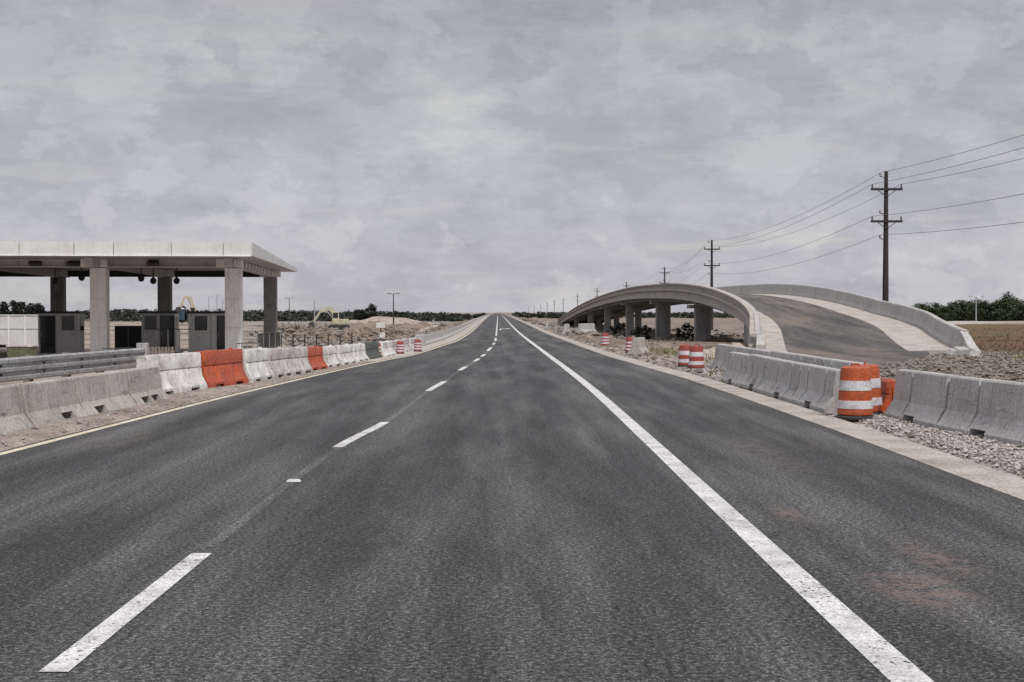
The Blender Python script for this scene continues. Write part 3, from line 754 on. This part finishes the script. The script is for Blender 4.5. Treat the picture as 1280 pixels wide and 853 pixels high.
# abutment at the near end
m = MB(); m.loft([[bp_(s, o, z) for o, z in ((.1, -.335), (BW-.1, -.335), (BW-.1, -2.6), (.1, -2.6))] for s in (62.2, 70, 76, 82)])
m.build('abutment', 'pier', br)
m = MB(); m.loft([[bp_(s, o, z) for o, z in ((.1, -.335), (BW-.1, -.335), (BW-.1, -2.6), (.1, -2.6))] for s in (308, 318, 326)])
m.build('abutment', 'pier', br)
for s in (104, 129, 159, 191, 226, 266, 304):
    p, n, z = bridge_frame(s); ang = math.atan2(n.y, n.x)
    cen = bp_(s, 3.0, 0); zc = cen[2] - .625
    cap = MB().box((cen[0], cen[1], zc-.14), (6.0, .86, .26), rz=ang).build('pier_cap', 'pier', br, bevel=.03)
    for o in (.95, 5.05):
        q = bp_(s, o, 0); g0 = zt(q[0], q[1]) - .4; top = zc - .06
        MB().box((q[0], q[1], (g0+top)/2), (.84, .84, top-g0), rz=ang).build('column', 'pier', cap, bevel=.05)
    e = bp_(s, .72, 0)
    MB().box((e[0], e[1], e[2]-.50), (.4, .6, .36), rz=ang).build('bearing_block', 'bridge', cap)
# flared broken end of the right parapet, lamp-less inspection post near the abutment
q = bp_(62, BW-.2, 0)
m = MB(); m.loft([[(q[0]+dx-w_, q[1]-dy, q[2]-.3), (q[0]+dx+w_, q[1]-dy, q[2]-.3), (q[0]+dx+w_*.6, q[1]-dy, q[2]+hh), (q[0]+dx-w_*.6, q[1]-dy, q[2]+hh)] for dx, dy, w_, hh in ((0, -.1, .24, .84), (.03, .35, .28, .60), (.08, .8, .32, .24), (.14, 1.3, .3, -.05))])
m.build('end_block', 'bridge', br, bevel=.04)
q = bp_(62, .25, 0)
m = MB(); m.loft([[(q[0]+dx-w_, q[1]-dy, q[2]-.3), (q[0]+dx+w_, q[1]-dy, q[2]-.3), (q[0]+dx+w_*.7, q[1]-dy, q[2]+hh), (q[0]+dx-w_*.7, q[1]-dy, q[2]+hh)] for dx, dy, w_, hh in ((0, -.1, .24, .83), (-.08, .5, .27, .74), (-.2, 1.1, .28, .42))])
m.build('end_block', 'bridge', br, bevel=.04)
# ramp surface running down towards the barriers
mb = MB(); rows = []
for y in [44 + i for i in range(20)]:
    s = max(y, 56); zz = (spline(LZ, 62)-.85+.0)
    xa = spline(LX, y) + 1.0 ; xb = xa + 6.4 - 3.0*(1 - smooth(47, 62, y))
    rows.append([(xa, y, zz*smooth(44, 63, y) + .02), (xb, y, zz*smooth(44, 63, y) + .02 + .13*smooth(50, 63, y)), (xb+.1, y, -.4), (xa-.1, y, -.4)])
mb.loft(rows); tag(mb.build('ramp_approach', 'asphalt_ramp'), kind='structure')
# white marker post by the abutment
t = thing('marker_post', 'slim pale marker post standing before the dark bridge abutment', 'post', (gx(925, 92), 90, zt(gx(925, 92), 90)-.1))
MB().box((0,0,.95), (.12,.12,1.9)).build('post', 'booth_trim', t); MB().box((0,-.07,1.7), (.16,.02,.25)).build('plate', 'reflective', t)

# ------------------------------------------------------------------ utility poles and power lines
POLES = [(28.5, 4), (30.8, 113), (33.2, 221), (41.7, 356), (48, 531), (46.9, 672), (50.7, 904), (53.5, 1164), (gx(693,1326), 1326), (gx(684,1657), 1657), (gx(676,1989), 1989), (gx(668,2486), 2486), (gx(661,2841), 2841)]
def pole_proto():
    t = thing('utility_pole', '', 'utility pole', group='utility poles along the flyover')
    MB().tube([(0,0,-2.5), (0,0,4), (0,0,12.95)], [.27, .24, .15], 12).build('pole', 'wood_dark', t, smooth_=True)
    for z in (11.5, 8.96):
        a = MB().box((0, -.2, z), (2.5, .14, .18)).build('crossarm', 'wood_dark', t)
        
        for sx in (-1, 1): MB().bar((sx*.75, -.2, z-.05), (0, -.2, z-.6), .05, .05).build('brace', 'darksteel', a)
        for x in (-1.15, 1.15): MB().lathe([(.03, 0), (.07, .06), (.045, .1), (.08, .16), (.045, .2), (.06, .28), (.02, .32)], 10, (x, -.2, z+.09)).build('insulator', 'insul', a)
    for z in (12.5, 9.6, 7.6):
        m = MB(); m.bar((0, -.15, z-.1), (-.5, -.15, z), .06, .06); m.build('bracket', 'darksteel', t)
        MB().lathe([(.03, 0), (.09, .05), (.06, .11), (.09, .17), (.06, .23), (.03, .3)], 10, (-.5, -.15, z)).build('insulator', 'insul', t)
    return t
proto = pole_proto()
plabs = ['tall dark utility pole standing outside the photo at right', 'tallest dark utility pole with two crossarms rising behind the ramp', 'utility pole with two crossarms behind the bridge crest',
         'third nearest utility pole, showing over the bridge parapet', 'fourth nearest utility pole, its crossarm just above the bridge', 'fifth nearest utility pole above the descending bridge',
         'sixth nearest utility pole near the bridge far end', 'seventh nearest utility pole where the bridge meets the horizon'] + \
        ['tiny far utility pole, %s left of the bridge end' % ORD[i] for i in range(5)]
for i, (x, y) in enumerate(POLES):
    o = proto if i == 0 else copy_tree(proto)
    o.location = (x, y, 0 if i < 3 else -.0); o['label'] = plabs[i]
AT = [(-.5, 12.8, 'topmost thin power line strung between the utility poles'), (-1.15, 11.9, 'power line from the left end of the upper crossarms'), (1.15, 11.9, 'power line from the right end of the upper crossarms'),
      (-1.15, 9.36, 'power line from the left end of the lower crossarms'), (-.5, 7.9, 'lowest thin power line strung on the pole brackets')]
for dx, z, lab in AT:
    pts = []
    for (xa, ya), (xb, yb) in zip(POLES[:8], POLES[1:8]):
        n = 14; sag = 1.25*(yb-ya)/109 if yb < 300 else 1.6
        for k in range(n):
            u = k/n; pts.append((xa + (xb-xa)*u + dx, ya + (yb-ya)*u - .2, z - 4*sag*u*(1-u)))
    pts.append((POLES[7][0] + dx, POLES[7][1]-.2, z))
    tag(MB().tube(pts, .016, 5).build('power_line', 'wire'), lab, 'power line', 'power lines along the poles')

# ------------------------------------------------------------------ street lamps
def lamp(px, ytop, ybase, D, lab, arms=2, mat='darksteel'):
    z0, z1 = gz(ybase, D), gz(ytop, D); x = gx(px, D); zg = min(z0, zt(x, D)) - .1; h = z1 - zg
    t = thing('street_lamp', lab, 'street lamp', (x, D, zg), 0, 'lamp posts around the site')
    MB().tube([(0,0,0), (0,0,h)], [.16, .10], 8).build('pole', mat, t)
    for s in ((-1, 1) if arms == 2 else (1,)):
        if arms:
            MB().tube([(0,0,h-.1), (s*.5,0,h+.05), (s*.95,0,h+.08)], .05, 6).build('arm', mat, t)
            MB().box((s*1.0,0,h+.06), (.55,.35,.14)).build('lamp_head', mat, t)
    return t
lamp(492, 367.5, 409, 300, 'dark double headed lamp post on the construction ground, left of the road')
lamp(362, 373, 402, 430, 'thin double headed lamp post right of the toll canopy')
lamp(393.5, 376, 406, 340, 'pale bare post between canopy and excavator', 0, 'galv')
lamp(1222, 371, 405, 255, 'pale double armed lamp post before the wood at right', 2, 'galv')
for i, (px, y) in enumerate(((262, 371), (272, 369), (279, 374))):
    lamp(px, y, 400, 480, 'thin distant mast seen under the canopy, %s from the left' % ORD[i], 1, 'galv')

# ------------------------------------------------------------------ machines on the site
def excavator(loc, rz, sc, mat, lab, boom):
    t = thing('excavator', lab, 'excavator', loc, rz); t.scale = (sc, sc, sc)
    for s in (-1, 1):
        m = MB(); pr = [(-1.7, .35), (-1.4, .05), (1.4, .05), (1.7, .35), (1.6, .7), (1.3, .85), (-1.3, .85), (-1.6, .7)]
        m.loft([[(x, s*.9+w, z) for x, z in pr] for w in (-.25, .25)]); tr = m.build('track', 'rubber', t)
    MB().box((.2, 0, 1.35), (2.6, 2.2, .8)).build('body', mat, t, bevel=.08)
    MB().box((1.1, 0, 1.75), (.8, 2.1, .7)).build('counterweight', 'darksteel', t, bevel=.08)
    c = MB().box((-.5, -.6, 2.2), (1.1, .95, 1.5), taper=.88).build('cab', mat, t, bevel=.06)
    MB().box((-.5, -1.07, 2.3), (.75, .04, .8)).build('window', 'glass', c); MB().box((-1.02, -.6, 2.3), (.04, .7, .9)).build('windscreen', 'glass', c)
    a, b, cc, d = boom
    m = MB(); m.bar(a, b, .35, .5); m.bar(b, cc, .32, .42); m.build('boom', mat, t)
    MB().bar(cc, d, .26, .34).build('stick', mat, t)
    MB().tube([Vector(a) + Vector((-.2,0,-.1)), (Vector(b)+Vector(cc))/2], .09, 6).build('cylinder', 'galv', t)
    bk = Vector(d); m = MB()
    pr = [(0, .2), (-.55, 0), (-.7, -.5), (-.3, -.9), (.25, -.75), (.2, -.3)]
    m.loft([[(bk.x+x, w, bk.z+z) for x, z in pr] for w in (-.5, .5)]); m.build('bucket', 'darksteel', t)
    return t
D = 200
excavator((gx(424, D), D, gz(413, D)), .1, .9, 'machine', 'pale yellow excavator with lowered boom on the dirt left of the road', ((-.4,.3,1.6), (-1.4,.3,3.5), (-2.9,.3,2.9), (-4.0,.3,1.2)))
D = 240
excavator((gx(246, D), D, gz(404, D)), .15, .95, 'machine_o', 'dull orange excavator with raised boom seen under the canopy', ((-.2,.3,1.7), (-.9,.3,4.4), (-2.0,.3,4.6), (-2.7,.3,2.6)))
D = 262
t = thing('portable_toilet', 'blue portable toilet beside the raised boom excavator', 'portable toilet', (gx(227, D), D, gz(401, D)))
MB().box((0,0,1.1), (1.15,1.15,2.1)).build('cabin', 'blue', t, bevel=.04); MB().box((0,0,2.22), (1.22,1.22,.16), taper=.8).build('roof', 'booth_trim', t); MB().box((0,-.585,1.05), (.75,.03,1.8)).build('door', 'blue', t)
# small trailer mounted message board
D = 118
t = thing('message_board', 'small white trailer mounted sign board on sandy ground behind the dark barrier', 'sign', (gx(476, D), D, zt(gx(476, D), D)))
MB().box((0,0,1.55), (.75,.10,.45)).build('board', 'panel', t, bevel=.02); MB().tube([(0,.05,.3), (0,.05,1.4)], .05, 8).build('mast', 'darksteel', t)
MB().box((.12,.2,.75), (.42,.5,.45)).build('control_box', 'plastic_white', t); MB().box((0,.2,.35), (1.0,.6,.1)).build('chassis', 'darksteel', t)
for s in (-.5, .5): MB().lathe([(.02,-.06), (.2,-.06), (.2,.06), (.02,.06)], 12).build('wheel', 'rubber', t, loc=(s,.2,.2)).rotation_euler = (0, R(90), 0)
# wire fence on the sandy ground
for k, (pa, pb, D, lab) in enumerate(((352, 440, 98, 'low post and wire fence crossing the sandy ground behind the barriers'),)):
    t = thing('wire_fence', lab, 'fence')
    n = 7
    for i in range(n):
        x = gx(pa + (pb-pa)*i/(n-1), D); g0 = zt(x, D); MB().tube([(x, D, g0-.2), (x, D, g0+1.15)], .045, 6).build('post', 'wood_dark', t)
    for h in (.55, 1.05):
        MB().tube([(gx(pa + (pb-pa)*i/12, D), D, zt(gx(pa + (pb-pa)*i/12, D), D) + h) for i in range(13)], .012, 4).build('wire', 'wire', t)

# ------------------------------------------------------------------ earth heaps and loose material
def heap(name, cx, cy, rx, ry, h, lab, mat='earth', seed=0):
    n, v, f = 28, [], []
    base = zt(cx, cy) - .35
    for j in range(n+1):
        for i in range(n+1):
            u, w = 2*i/n-1, 2*j/n-1; r = math.hypot(u, w)
            nz = noise.fractal(Vector((u*2.2+seed*7, w*2.2, seed)), .8, 2, 4)
            z = h*max(0, 1-r**1.3)*(1+.55*nz) + .12*nz*max(0,1-r)
            v.append((cx+u*rx, cy+w*ry, base + z))
    for j in range(n):
        for i in range(n): a = j*(n+1)+i; f.append((a, a+1, a+n+2, a+n+1))
    return tag(build_raw(name, v, f, mat), lab, 'earth heap', 'earth heaps on the site')
M['soil'] = surf('bare soil', (.21, .165, .13), (.11, .085, .065), .95, big=.5, fine=3, dirt_amt=.9, bump_s=.6, bump_d=.08, world=True)
M['soil_pale'] = surf('pale soil', (.34, .29, .25), (.2, .165, .135), .95, big=.5, fine=3, dirt_amt=.8, bump_s=.6, bump_d=.08, world=True)
heap('earth_heap', gx(462, 214), 214, 6, 8, 1.6, 'brown earth heap right of the pale excavator', 'soil', 1)
heap('earth_heap', gx(508, 205), 205, 6, 8, 1.3, 'dark brown earth heap behind the dark lamp post', 'soil', 2)
heap('earth_heap', gx(535, 210), 210, 6, 9, 1.2, 'long low earth heap near the left parapet wall', 'soil', 3)
heap('earth_heap', gx(478, 330), 330, 15, 12, 2.0, 'pale sand heap before the far woods', 'soil_pale', 4)
heap('earth_heap', gx(735, 92), 92, 2.2, 8, .55, 'low brown dirt mound along the right kerb before the piers', 'soil', 5)
heap('earth_heap', gx(775, 78), 80, 1.7, 6, .6, 'low brown dirt mound behind the red drums at right', 'soil', 6)
heap('earth_heap', gx(905, 58), 58, 2.6, 4, .7, 'dirt mound between the drums and the ramp end', 'soil_pale', 7)
heap('earth_heap', gx(840, 72), 72, 2.6, 5, .5, 'dirt mound in front of the twin piers', 'soil', 8)

def stones(name, n, fn, smin, smax, mat, seed, zoff=0):
    rnd = random.Random(seed); v, f = [], []
    base = [(0,0,1), (.9,0,.2), (.28,.85,.25), (-.73,.53,.2), (-.73,-.53,.25), (.28,-.85,.2), (0,0,-.6)]
    fc = [(0,1,2), (0,2,3), (0,3,4), (0,4,5), (0,5,1), (6,2,1), (6,3,2), (6,4,3), (6,5,4), (6,1,5)]
    for _ in range(n):
        x, y = fn(rnd); s = smin + (smax-smin)*rnd.random()**2.4
        q = Matrix.Rotation(rnd.uniform(0, 6.28), 3, 'Z') @ Matrix.Rotation(rnd.uniform(-.9, .9), 3, 'X')
        sc = (rnd.uniform(.7,1.3), rnd.uniform(.6,1.1), rnd.uniform(.45,.9)); o = len(v)
        z = zt(x, y) + s*.25 + zoff
        for b in base:
            p = q @ Vector((b[0]*sc[0]*rnd.uniform(.8,1.2), b[1]*sc[1]*rnd.uniform(.8,1.2), b[2]*sc[2])) * s
            v.append((p.x+x, p.y+y, p.z+z))
        f += [tuple(o+i for i in t_) for t_ in fc]
    return tag(build_raw(name, v, f, mat), kind='stuff')
def shoulder_r(r):
    y = 12 + 34*r.random()**1.5; a = xr(y) + .66; return a + (7.2 - a)*r.random(), y
o = stones('gravel', 15000, shoulder_r, .012, .055, 'rock', 1); tag(o, 'loose grey gravel between gutter and right barriers', 'gravel')
def toe(r):
    y = 30 + 33*r.random()**.7; a = interp([(30, 7.6), (44, 8.5), (50, 14.4), (62, 19.5)], y); return a + (10 + .35*y - 7)*r.random()**1.2, y
o = stones('rubble', 20000, toe, .02, .13, 'rubble', 2); tag(o, 'dark broken stone strewn at the foot of the ramp', 'rubble')
def sh2(r):
    y = r.uniform(40, 130); return xr(y) + .7 + 7*r.random()**1.5, y
o = stones('debris', 3500, sh2, .02, .12, 'rubble', 3); tag(o, 'scattered stones and dirt clods on the right shoulder', 'debris')
def sh3(r):
    y = 16 + 50*r.random()**1.3; return xl(y) - .3 - 1.9*r.random(), y
o = stones('grit', 4000, sh3, .006, .04, 'rock', 4); tag(o, 'small stones on the sandy left shoulder', 'grit')
def lft(r):
    y = 105 + 230*r.random()**1.3; return min(gx(r.uniform(335, 600), y) + r.gauss(0, 2), xl(y) - 2.6 - r.random()*3), y
def lft2(r):
    c = r.choice([(470, 170, 30), (520, 150, 34), (560, 190, 26), (575, 150, 16), (410, 150, 36), (375, 190, 24)]); y = c[1] + r.gauss(0, 14); y = max(y, 100); return min(gx(c[0] + r.gauss(0, c[2]*.5), y), xl(y) - 3 - r.random()*2), y
o = stones('debris', 3200, lft, .06, .45, 'rubble', 14); tag(o, 'brown clods and rubble strewn over the construction ground at left', 'debris')
o = stones('debris', 1000, lft2, .10, .75, 'soil', 15); tag(o, 'rough banks of dug soil on the construction ground at left', 'debris')
o = stones('broken_slabs', 300, lambda r: (min(gx(r.gauss(556, 14), 175), -7 - r.random()*2), 175 + r.gauss(0, 16)), .15, .9, 'pale_slab', 16); tag(o, 'pale broken concrete slabs heaped before the left parapet wall', 'broken slabs')
def rgt(r):
    y = 110 + 260*r.random()**1.2; return xr(y) + 1.2 + 24*r.random(), y
o = stones('debris', 2600, rgt, .06, .5, 'rubble', 17); tag(o, 'clods and rubble below and beyond the bridge', 'debris')
# concrete chunks by the ramp parapet end
for i, (px, py, s, lab) in enumerate(((1203, 441, .38, 'pale broken concrete chunk at the foot of the right ramp parapet'), (1192, 445, .26, 'small concrete chunk left of the larger one by the ramp end'), (1219, 447, .34, 'angular concrete chunk right of the ramp parapet end'))):
    D = 58.5 - i; x = gx(px, D); m = MB(); m.box((0,0,.18), (s*2, s*1.3, s), rz=.6*i+.3, taper=.7, tilt=('X', .35))
    tag(m.build('concrete_chunk', 'bridge', loc=(x, D, zt(x, D)), bevel=.04), lab, 'concrete chunk', 'concrete chunks at the ramp end')

def tufts(name, n, fn, h, mat, seed, per=7):
    rnd = random.Random(seed); v, f = [], []
    for _ in range(n):
        x, y = fn(rnd); z = zt(x, y) - .02
        for k in range(per):
            a = rnd.uniform(0, 6.28); hh = h*rnd.uniform(.4, 1.2); ln = hh*rnd.uniform(.2, .7); w = hh*.07+.004
            bx, by = x + rnd.gauss(0, h*.25), y + rnd.gauss(0, h*.25); o = len(v)
            ca, sa = math.cos(a), math.sin(a)
            v += [(bx-sa*w, by+ca*w, z), (bx+sa*w, by-ca*w, z), (bx+ca*ln*.5+sa*w*.7, by+sa*ln*.5-ca*w*.7, z+hh*.7), (bx+ca*ln, by+sa*ln, z+hh), (bx+ca*ln*.5-sa*w*.7, by+sa*ln*.5+ca*w*.7, z+hh*.7)]
            f += [(o, o+1, o+2, o+4), (o+4, o+2, o+3)]
    return tag(build_raw(name, v, f, mat), kind='stuff')
def fld(r):
    y = 52 + 110*r.random()**1.6; return .2*y + 9.5 + (6 + .22*y)*r.random(), y
tag(tufts('dry_grass', 5000, fld, .13, 'grass', 5), 'dry brown grass covering the field right of the ramp', 'grass')
def wd(r):
    c = r.choice([(6.9, 39, .9), (7.4, 62, 1.0), (7.2, 66, 1.2), (6.6, 33, .5), (8.6, 52, 1.4), (20.8, 55, 2.0), (24, 57, 3), (22, 52, 2.5)])
    return c[0] + r.gauss(0, c[2]*.45), c[1] + r.gauss(0, c[2]*1.3)
tag(tufts('weeds', 380, wd, .17, 'weed', 6), 'yellow green weeds sprouting beside the right barriers', 'weeds')
def rowb(r):
    y = r.uniform(25.5, 38); return 5.80 + r.gauss(0, .035), y
tag(tufts('weeds', 260, rowb, .08, 'leaf', 8), 'short green weeds along the foot of the front barrier row', 'weeds')

# ------------------------------------------------------------------ vegetation
def crown(rnd, h, w, n, leaf, zb=.22, v=None, f=None, org=(0,0,0)):
    v = [] if v is None else v; f = [] if f is None else f
    cl = []
    for _ in range(int(10 + w*1.6)):
        u = rnd.random(); z = zb*h + (h*(1-zb))*u; rr = w*.5*math.sin(math.pi*min(1, .18 + .78*u))**.7
        a = rnd.uniform(0, 6.28); r = rr*math.sqrt(rnd.random())*.85
        cl.append((r*math.cos(a), r*math.sin(a), z*.92, h*rnd.uniform(.08, .17)))
    for _ in range(n):
        c = rnd.choice(cl); d = Vector((rnd.gauss(0,1), rnd.gauss(0,1), rnd.gauss(0,1))).normalized() * c[3] * rnd.uniform(.55, 1.15)
        p = Vector((c[0]+d.x*1.25, c[1]+d.y*1.25, c[2]+d.z)) + Vector(org)
        q = Matrix.Rotation(rnd.uniform(0,6.28), 3, 'Z') @ Matrix.Rotation(rnd.uniform(-1.3,1.3), 3, 'X')
        s = leaf*rnd.uniform(.6, 1.3); o = len(v)
        for x, y in ((-1,-.4), (.2,-.75), (1,.2), (-.1,.75)): v.append(tuple(q @ Vector((x*s, y*s, 0)) + p))
        f.append((o, o+1, o+2, o+3))
    return v, f
def tree(name, h, w, n, leaf, mat, seed, label, loc, group=None, zb=.22):
    rnd = random.Random(seed); t = thing(name, label, 'tree', loc, 0, group)
    m = MB(); m.tube([(0,0,-.4), (.05*w*.2,0,h*.3), (0,.05,h*.75)], [h*.03, h*.022, h*.008], 7)
    for k in range(5):
        a = k*1.27 + rnd.random(); z = h*(.25+.09*k); m.tube([(0,0,z), (math.cos(a)*w*.2, math.sin(a)*w*.2, z+h*.1), (math.cos(a)*w*.36, math.sin(a)*w*.36, z+h*.2)], [h*.012, h*.009, h*.004], 5)
    m.build('trunk', 'bark', t)
    v, f = crown(rnd, h, w, n, leaf, zb); o = build_raw('crown', v, f, mat); o.parent = t
    return t
# wood behind the field at right: individual trees in three ranks
protos = []
wl = []
rnd = random.Random(5)
spots = []
for k in range(28):
    px = 1108 + 7.0*k + rnd.uniform(-2, 2); D = rnd.choice([300, 318, 335]) + rnd.uniform(-6, 6)
    top = interp([(1100, 388), (1130, 385), (1160, 380.5), (1200, 378), (1225, 375), (1258, 371), (1310, 374)], px) + rnd.uniform(-3.5, 5)
    spots.append((px, D, top))
spots += [(1259, 296, 366.5)]
for k, (px, D, top) in enumerate(sorted(spots)):
    x = gx(px, D); z = zt(x, D); h = gz(top, D) - z
    lab = 'dark green tree in the wood at right, %s from its left end' % (ORD[k] if k < 28 else 'last')
    if px == 1259: lab = 'tallest rounded tree standing out of the wood at right'
    if len(protos) < 5:
        o = tree('broadleaf_tree', 7.0, 6.2 + .5*len(protos), 2600, .20, 'leaf', 40+k, lab, (x, D, z), 'trees of the wood at right', .06); protos.append(o)
    else:
        o = copy_tree(protos[k % 5]); o['label'] = lab; o.location = (x, D, z); o.rotation_euler.z = rnd.uniform(0, 6.28)
    s = h/7.0; o.scale = (max(.75, s)*rnd.uniform(.95, 1.2), max(.75, s)*1.05, s)
# trees left of the canopy and the pair behind the excavator
for k, (px, top, D, lab, w) in enumerate(((6, 377.5, 420, 'dark pointed tree at the far left edge behind the trailer', 4.0), (20, 376, 420, 'dark rounded tree behind the white trailer, left of a pair', 5.0),
        (29, 377, 424, 'dark rounded tree behind the white trailer, right of a pair', 4.6), (41, 379.5, 420, 'small dark conical tree behind the white trailer', 3.2), (50, 380, 422, 'dark narrow tree at the right end of the white trailer', 3.4),
        (464.5, 380.5, 520, 'tall round headed tree rising from the far woods at left', 4.6), (450, 386, 520, 'lower broad tree left of the tall round headed one', 5.5), (228, 383, 300, 'dark tree behind the raised boom excavator', 2.6))):
    x = gx(px, D); z = zt(x, D); h = gz(top, D) - z
    tree('broadleaf_tree', h, w, 1500, .30, 'leaf_black', 80+k, lab, (x, D, z), 'single trees on the left')
# shrubs under the bridge
for k, (px, D, h, w, lab) in enumerate(((803, 128, 1.3, 2.2, 'dark shrub between the third and second bridge piers'), (856, 120, 1.7, 2.4, 'dark shrub left of the nearest twin piers'), (775, 165, 1.5, 2.5, 'dark shrub at the foot of the fourth bridge pier'))):
    x = gx(px, D); z = zt(x, D); rnd2 = random.Random(90+k); t = thing('shrub', lab, 'shrub', (x, D, z), 0, 'shrubs under the bridge')
    MB().tube([(0,0,-.2), (0,0,h*.7)], [.06, .02], 6).build('stem', 'bark', t)
    v, f = crown(rnd2, h, w, 900, .09, .0); o = build_raw('foliage', v, f, 'leaf_black'); o.parent = t
# far woods: reads as one mass
rnd = random.Random(3); v, f = [], []
for k in range(330):
    px = -20 + 1.95*k + rnd.uniform(-2, 2); D = rnd.uniform(600, 680)
    top = interp([(-20, 389), (60, 390), (150, 387), (240, 388), (300, 388), (420, 389), (450, 388.5), (500, 390), (560, 391.5), (600, 393.5), (620, 394.5)], px) + rnd.uniform(-1.2, 1.8)
    x = gx(px, D); z = zt(x, D)
    if abs(x) < 9: continue
    crown(rnd, max(2.0, gz(top, D)-z), rnd.uniform(3.5, 6), 190, .42, .0, v, f, (x, D, z))
tag(build_raw('far_woods', v, f, 'leaf_far'), 'low dark line of distant woods along the left horizon', 'woods', kind='stuff')
v, f = [], []
for k in range(260):
    D = rnd.uniform(900, 1300); px = 600 + 560*rnd.random()**1.3; x = gx(px, D)
    if abs(x - 1) < 12: continue
    z = zt(x, D); crown(rnd, max(2.5, gz(391.8 + rnd.uniform(-2.0, 1.5) + (2 if px < 640 else 0), D) - z), rnd.uniform(6, 11), 170, .8, .0, v, f, (x, D, z))
tag(build_raw('far_woods', v, f, 'leaf_far'), 'thin dark line of distant trees behind the bridge and road end', 'woods', kind='stuff')
v, f = [], []
for k in range(120):
    px = 1105 + 2.2*k*1.0; D = rnd.uniform(322, 350); x = gx(px, D); z = zt(x, D)
    crown(rnd, rnd.uniform(1.2, 2.8), rnd.uniform(2.5, 4), 160, .22, .0, v, f, (x, D, z))
tag(build_raw('undergrowth', v, f, 'leaf'), 'dense dark undergrowth filling the foot of the wood at right', 'undergrowth', kind='stuff')

# ------------------------------------------------------------------ sky, sun, camera
SUN_EL, SUN_AZ = R(52), R(157)           # azimuth clockwise from +Y (road direction): behind right of the camera
w = bpy.data.worlds.new('World'); scene.world = w; w.use_nodes = True
nt = w.node_tree; nt.nodes.clear()
out = nt.nodes.new('ShaderNodeOutputWorld')
sky = node(nt, 'ShaderNodeTexSky', sky_type='NISHITA'); sky.sun_disc = False; sky.sun_elevation = SUN_EL; sky.sun_rotation = SUN_AZ
bg1 = node(nt, 'ShaderNodeBackground'); bg1.inputs['Strength'].default_value = .10
nt.links.new(sky.outputs[0], bg1.inputs['Color'])
tc = nt.nodes.new('ShaderNodeTexCoord'); sep = nt.nodes.new('ShaderNodeSeparateXYZ'); nt.links.new(tc.outputs['Generated'], sep.inputs[0])
mp = nt.nodes.new('ShaderNodeMapping'); mp.inputs['Scale'].default_value = (1, 1, 2.3); nt.links.new(tc.outputs['Generated'], mp.inputs['Vector'])
mp2 = nt.nodes.new('ShaderNodeMapping'); mp2.inputs['Scale'].default_value = (1, 1, 9); mp2.inputs['Location'].default_value = (3.1, 0, 1.7); nt.links.new(tc.outputs['Generated'], mp2.inputs['Vector'])
n1 = noise_tex(nt, mp.outputs[0], 7.5, 9, .60); n2 = noise_tex(nt, mp2.outputs[0], 3.2, 7, .60); n3 = noise_tex(nt, mp.outputs[0], 34, 9, .75)
mixn = math_n(nt, 'ADD', math_n(nt, 'ADD', math_n(nt, 'MULTIPLY', n1, .50), math_n(nt, 'MULTIPLY', n2, .24)), math_n(nt, 'MULTIPLY', n3, .26))
col = ramp(nt, mixn, [(.36, (.33, .322, .37)), (.45, (.395, .386, .435)), (.53, (.455, .448, .485)), (.58, (.505, .498, .515)), (.64, (.575, .57, .555))])
# ragged darker scud and faint warm breaks in the cloud deck
mp3 = nt.nodes.new('ShaderNodeMapping'); mp3.inputs['Scale'].default_value = (1, 1, 1.5); mp3.inputs['Location'].default_value = (5.3, 2.2, .4); nt.links.new(tc.outputs['Generated'], mp3.inputs['Vector'])
s1 = noise_tex(nt, mp3.outputs[0], 11, 10, .62); s2 = noise_tex(nt, mp2.outputs[0], 5.5, 6, .6)
col = mixc(nt, math_n(nt, 'MULTIPLY', maprange(nt, s1, .525, .575), .42), col, (.33, .323, .365))
col = mixc(nt, math_n(nt, 'MULTIPLY', maprange(nt, s1, .455, .405), .35), col, (.58, .575, .585))
col = mixc(nt, math_n(nt, 'MULTIPLY', maprange(nt, s2, .54, .64), .35), col, (.53, .52, .475))
# overcast brightening towards the zenith
el = maprange(nt, sep.outputs['Z'], .21, .85, 1.0, 2.3)
low = maprange(nt, sep.outputs['Z'], .03, .22, 1.05, .86)
col = mixc(nt, 1.0, col, el, 'MULTIPLY'); col = mixc(nt, 1.0, col, low, 'MULTIPLY')
bg2 = node(nt, 'ShaderNodeBackground'); nt.links.new(col, bg2.inputs['Color']); bg2.inputs['Strength'].default_value = .94
mx = nt.nodes.new('ShaderNodeMixShader'); mx.inputs[0].default_value = .92
nt.links.new(bg1.outputs[0], mx.inputs[1]); nt.links.new(bg2.outputs[0], mx.inputs[2]); nt.links.new(mx.outputs[0], out.inputs['Surface'])

sl = bpy.data.lights.new('sun', 'SUN'); sl.energy = 2.5; sl.angle = R(5); sl.color = (1, .965, .92)
so = bpy.data.objects.new('sun', sl); COL.objects.link(so)
sd = Vector((math.sin(SUN_AZ)*math.cos(SUN_EL), math.cos(SUN_AZ)*math.cos(SUN_EL), math.sin(SUN_EL)))
so.rotation_euler = sd.to_track_quat('Z', 'Y').to_euler(); so.location = sd*50

cd = bpy.data.cameras.new('camera'); cd.sensor_width = 36; cd.lens = 36*F/1280; cd.clip_end = 12000; cd.clip_start = .1
co = bpy.data.objects.new('camera', cd); COL.objects.link(co)
co.location = (0, 0, CAM_H)
co.rotation_euler = (R(90) - math.atan((426.5-HZ)/F), 0, -math.atan((640-VPX)/F))
scene.camera = co
vs = scene.view_settings; vs.view_transform = 'Standard'; vs.look = 'None'; vs.exposure = .26; vs.gamma = 1
scene.render.engine = 'CYCLES'
scene.render.resolution_x, scene.render.resolution_y = 1024, 682
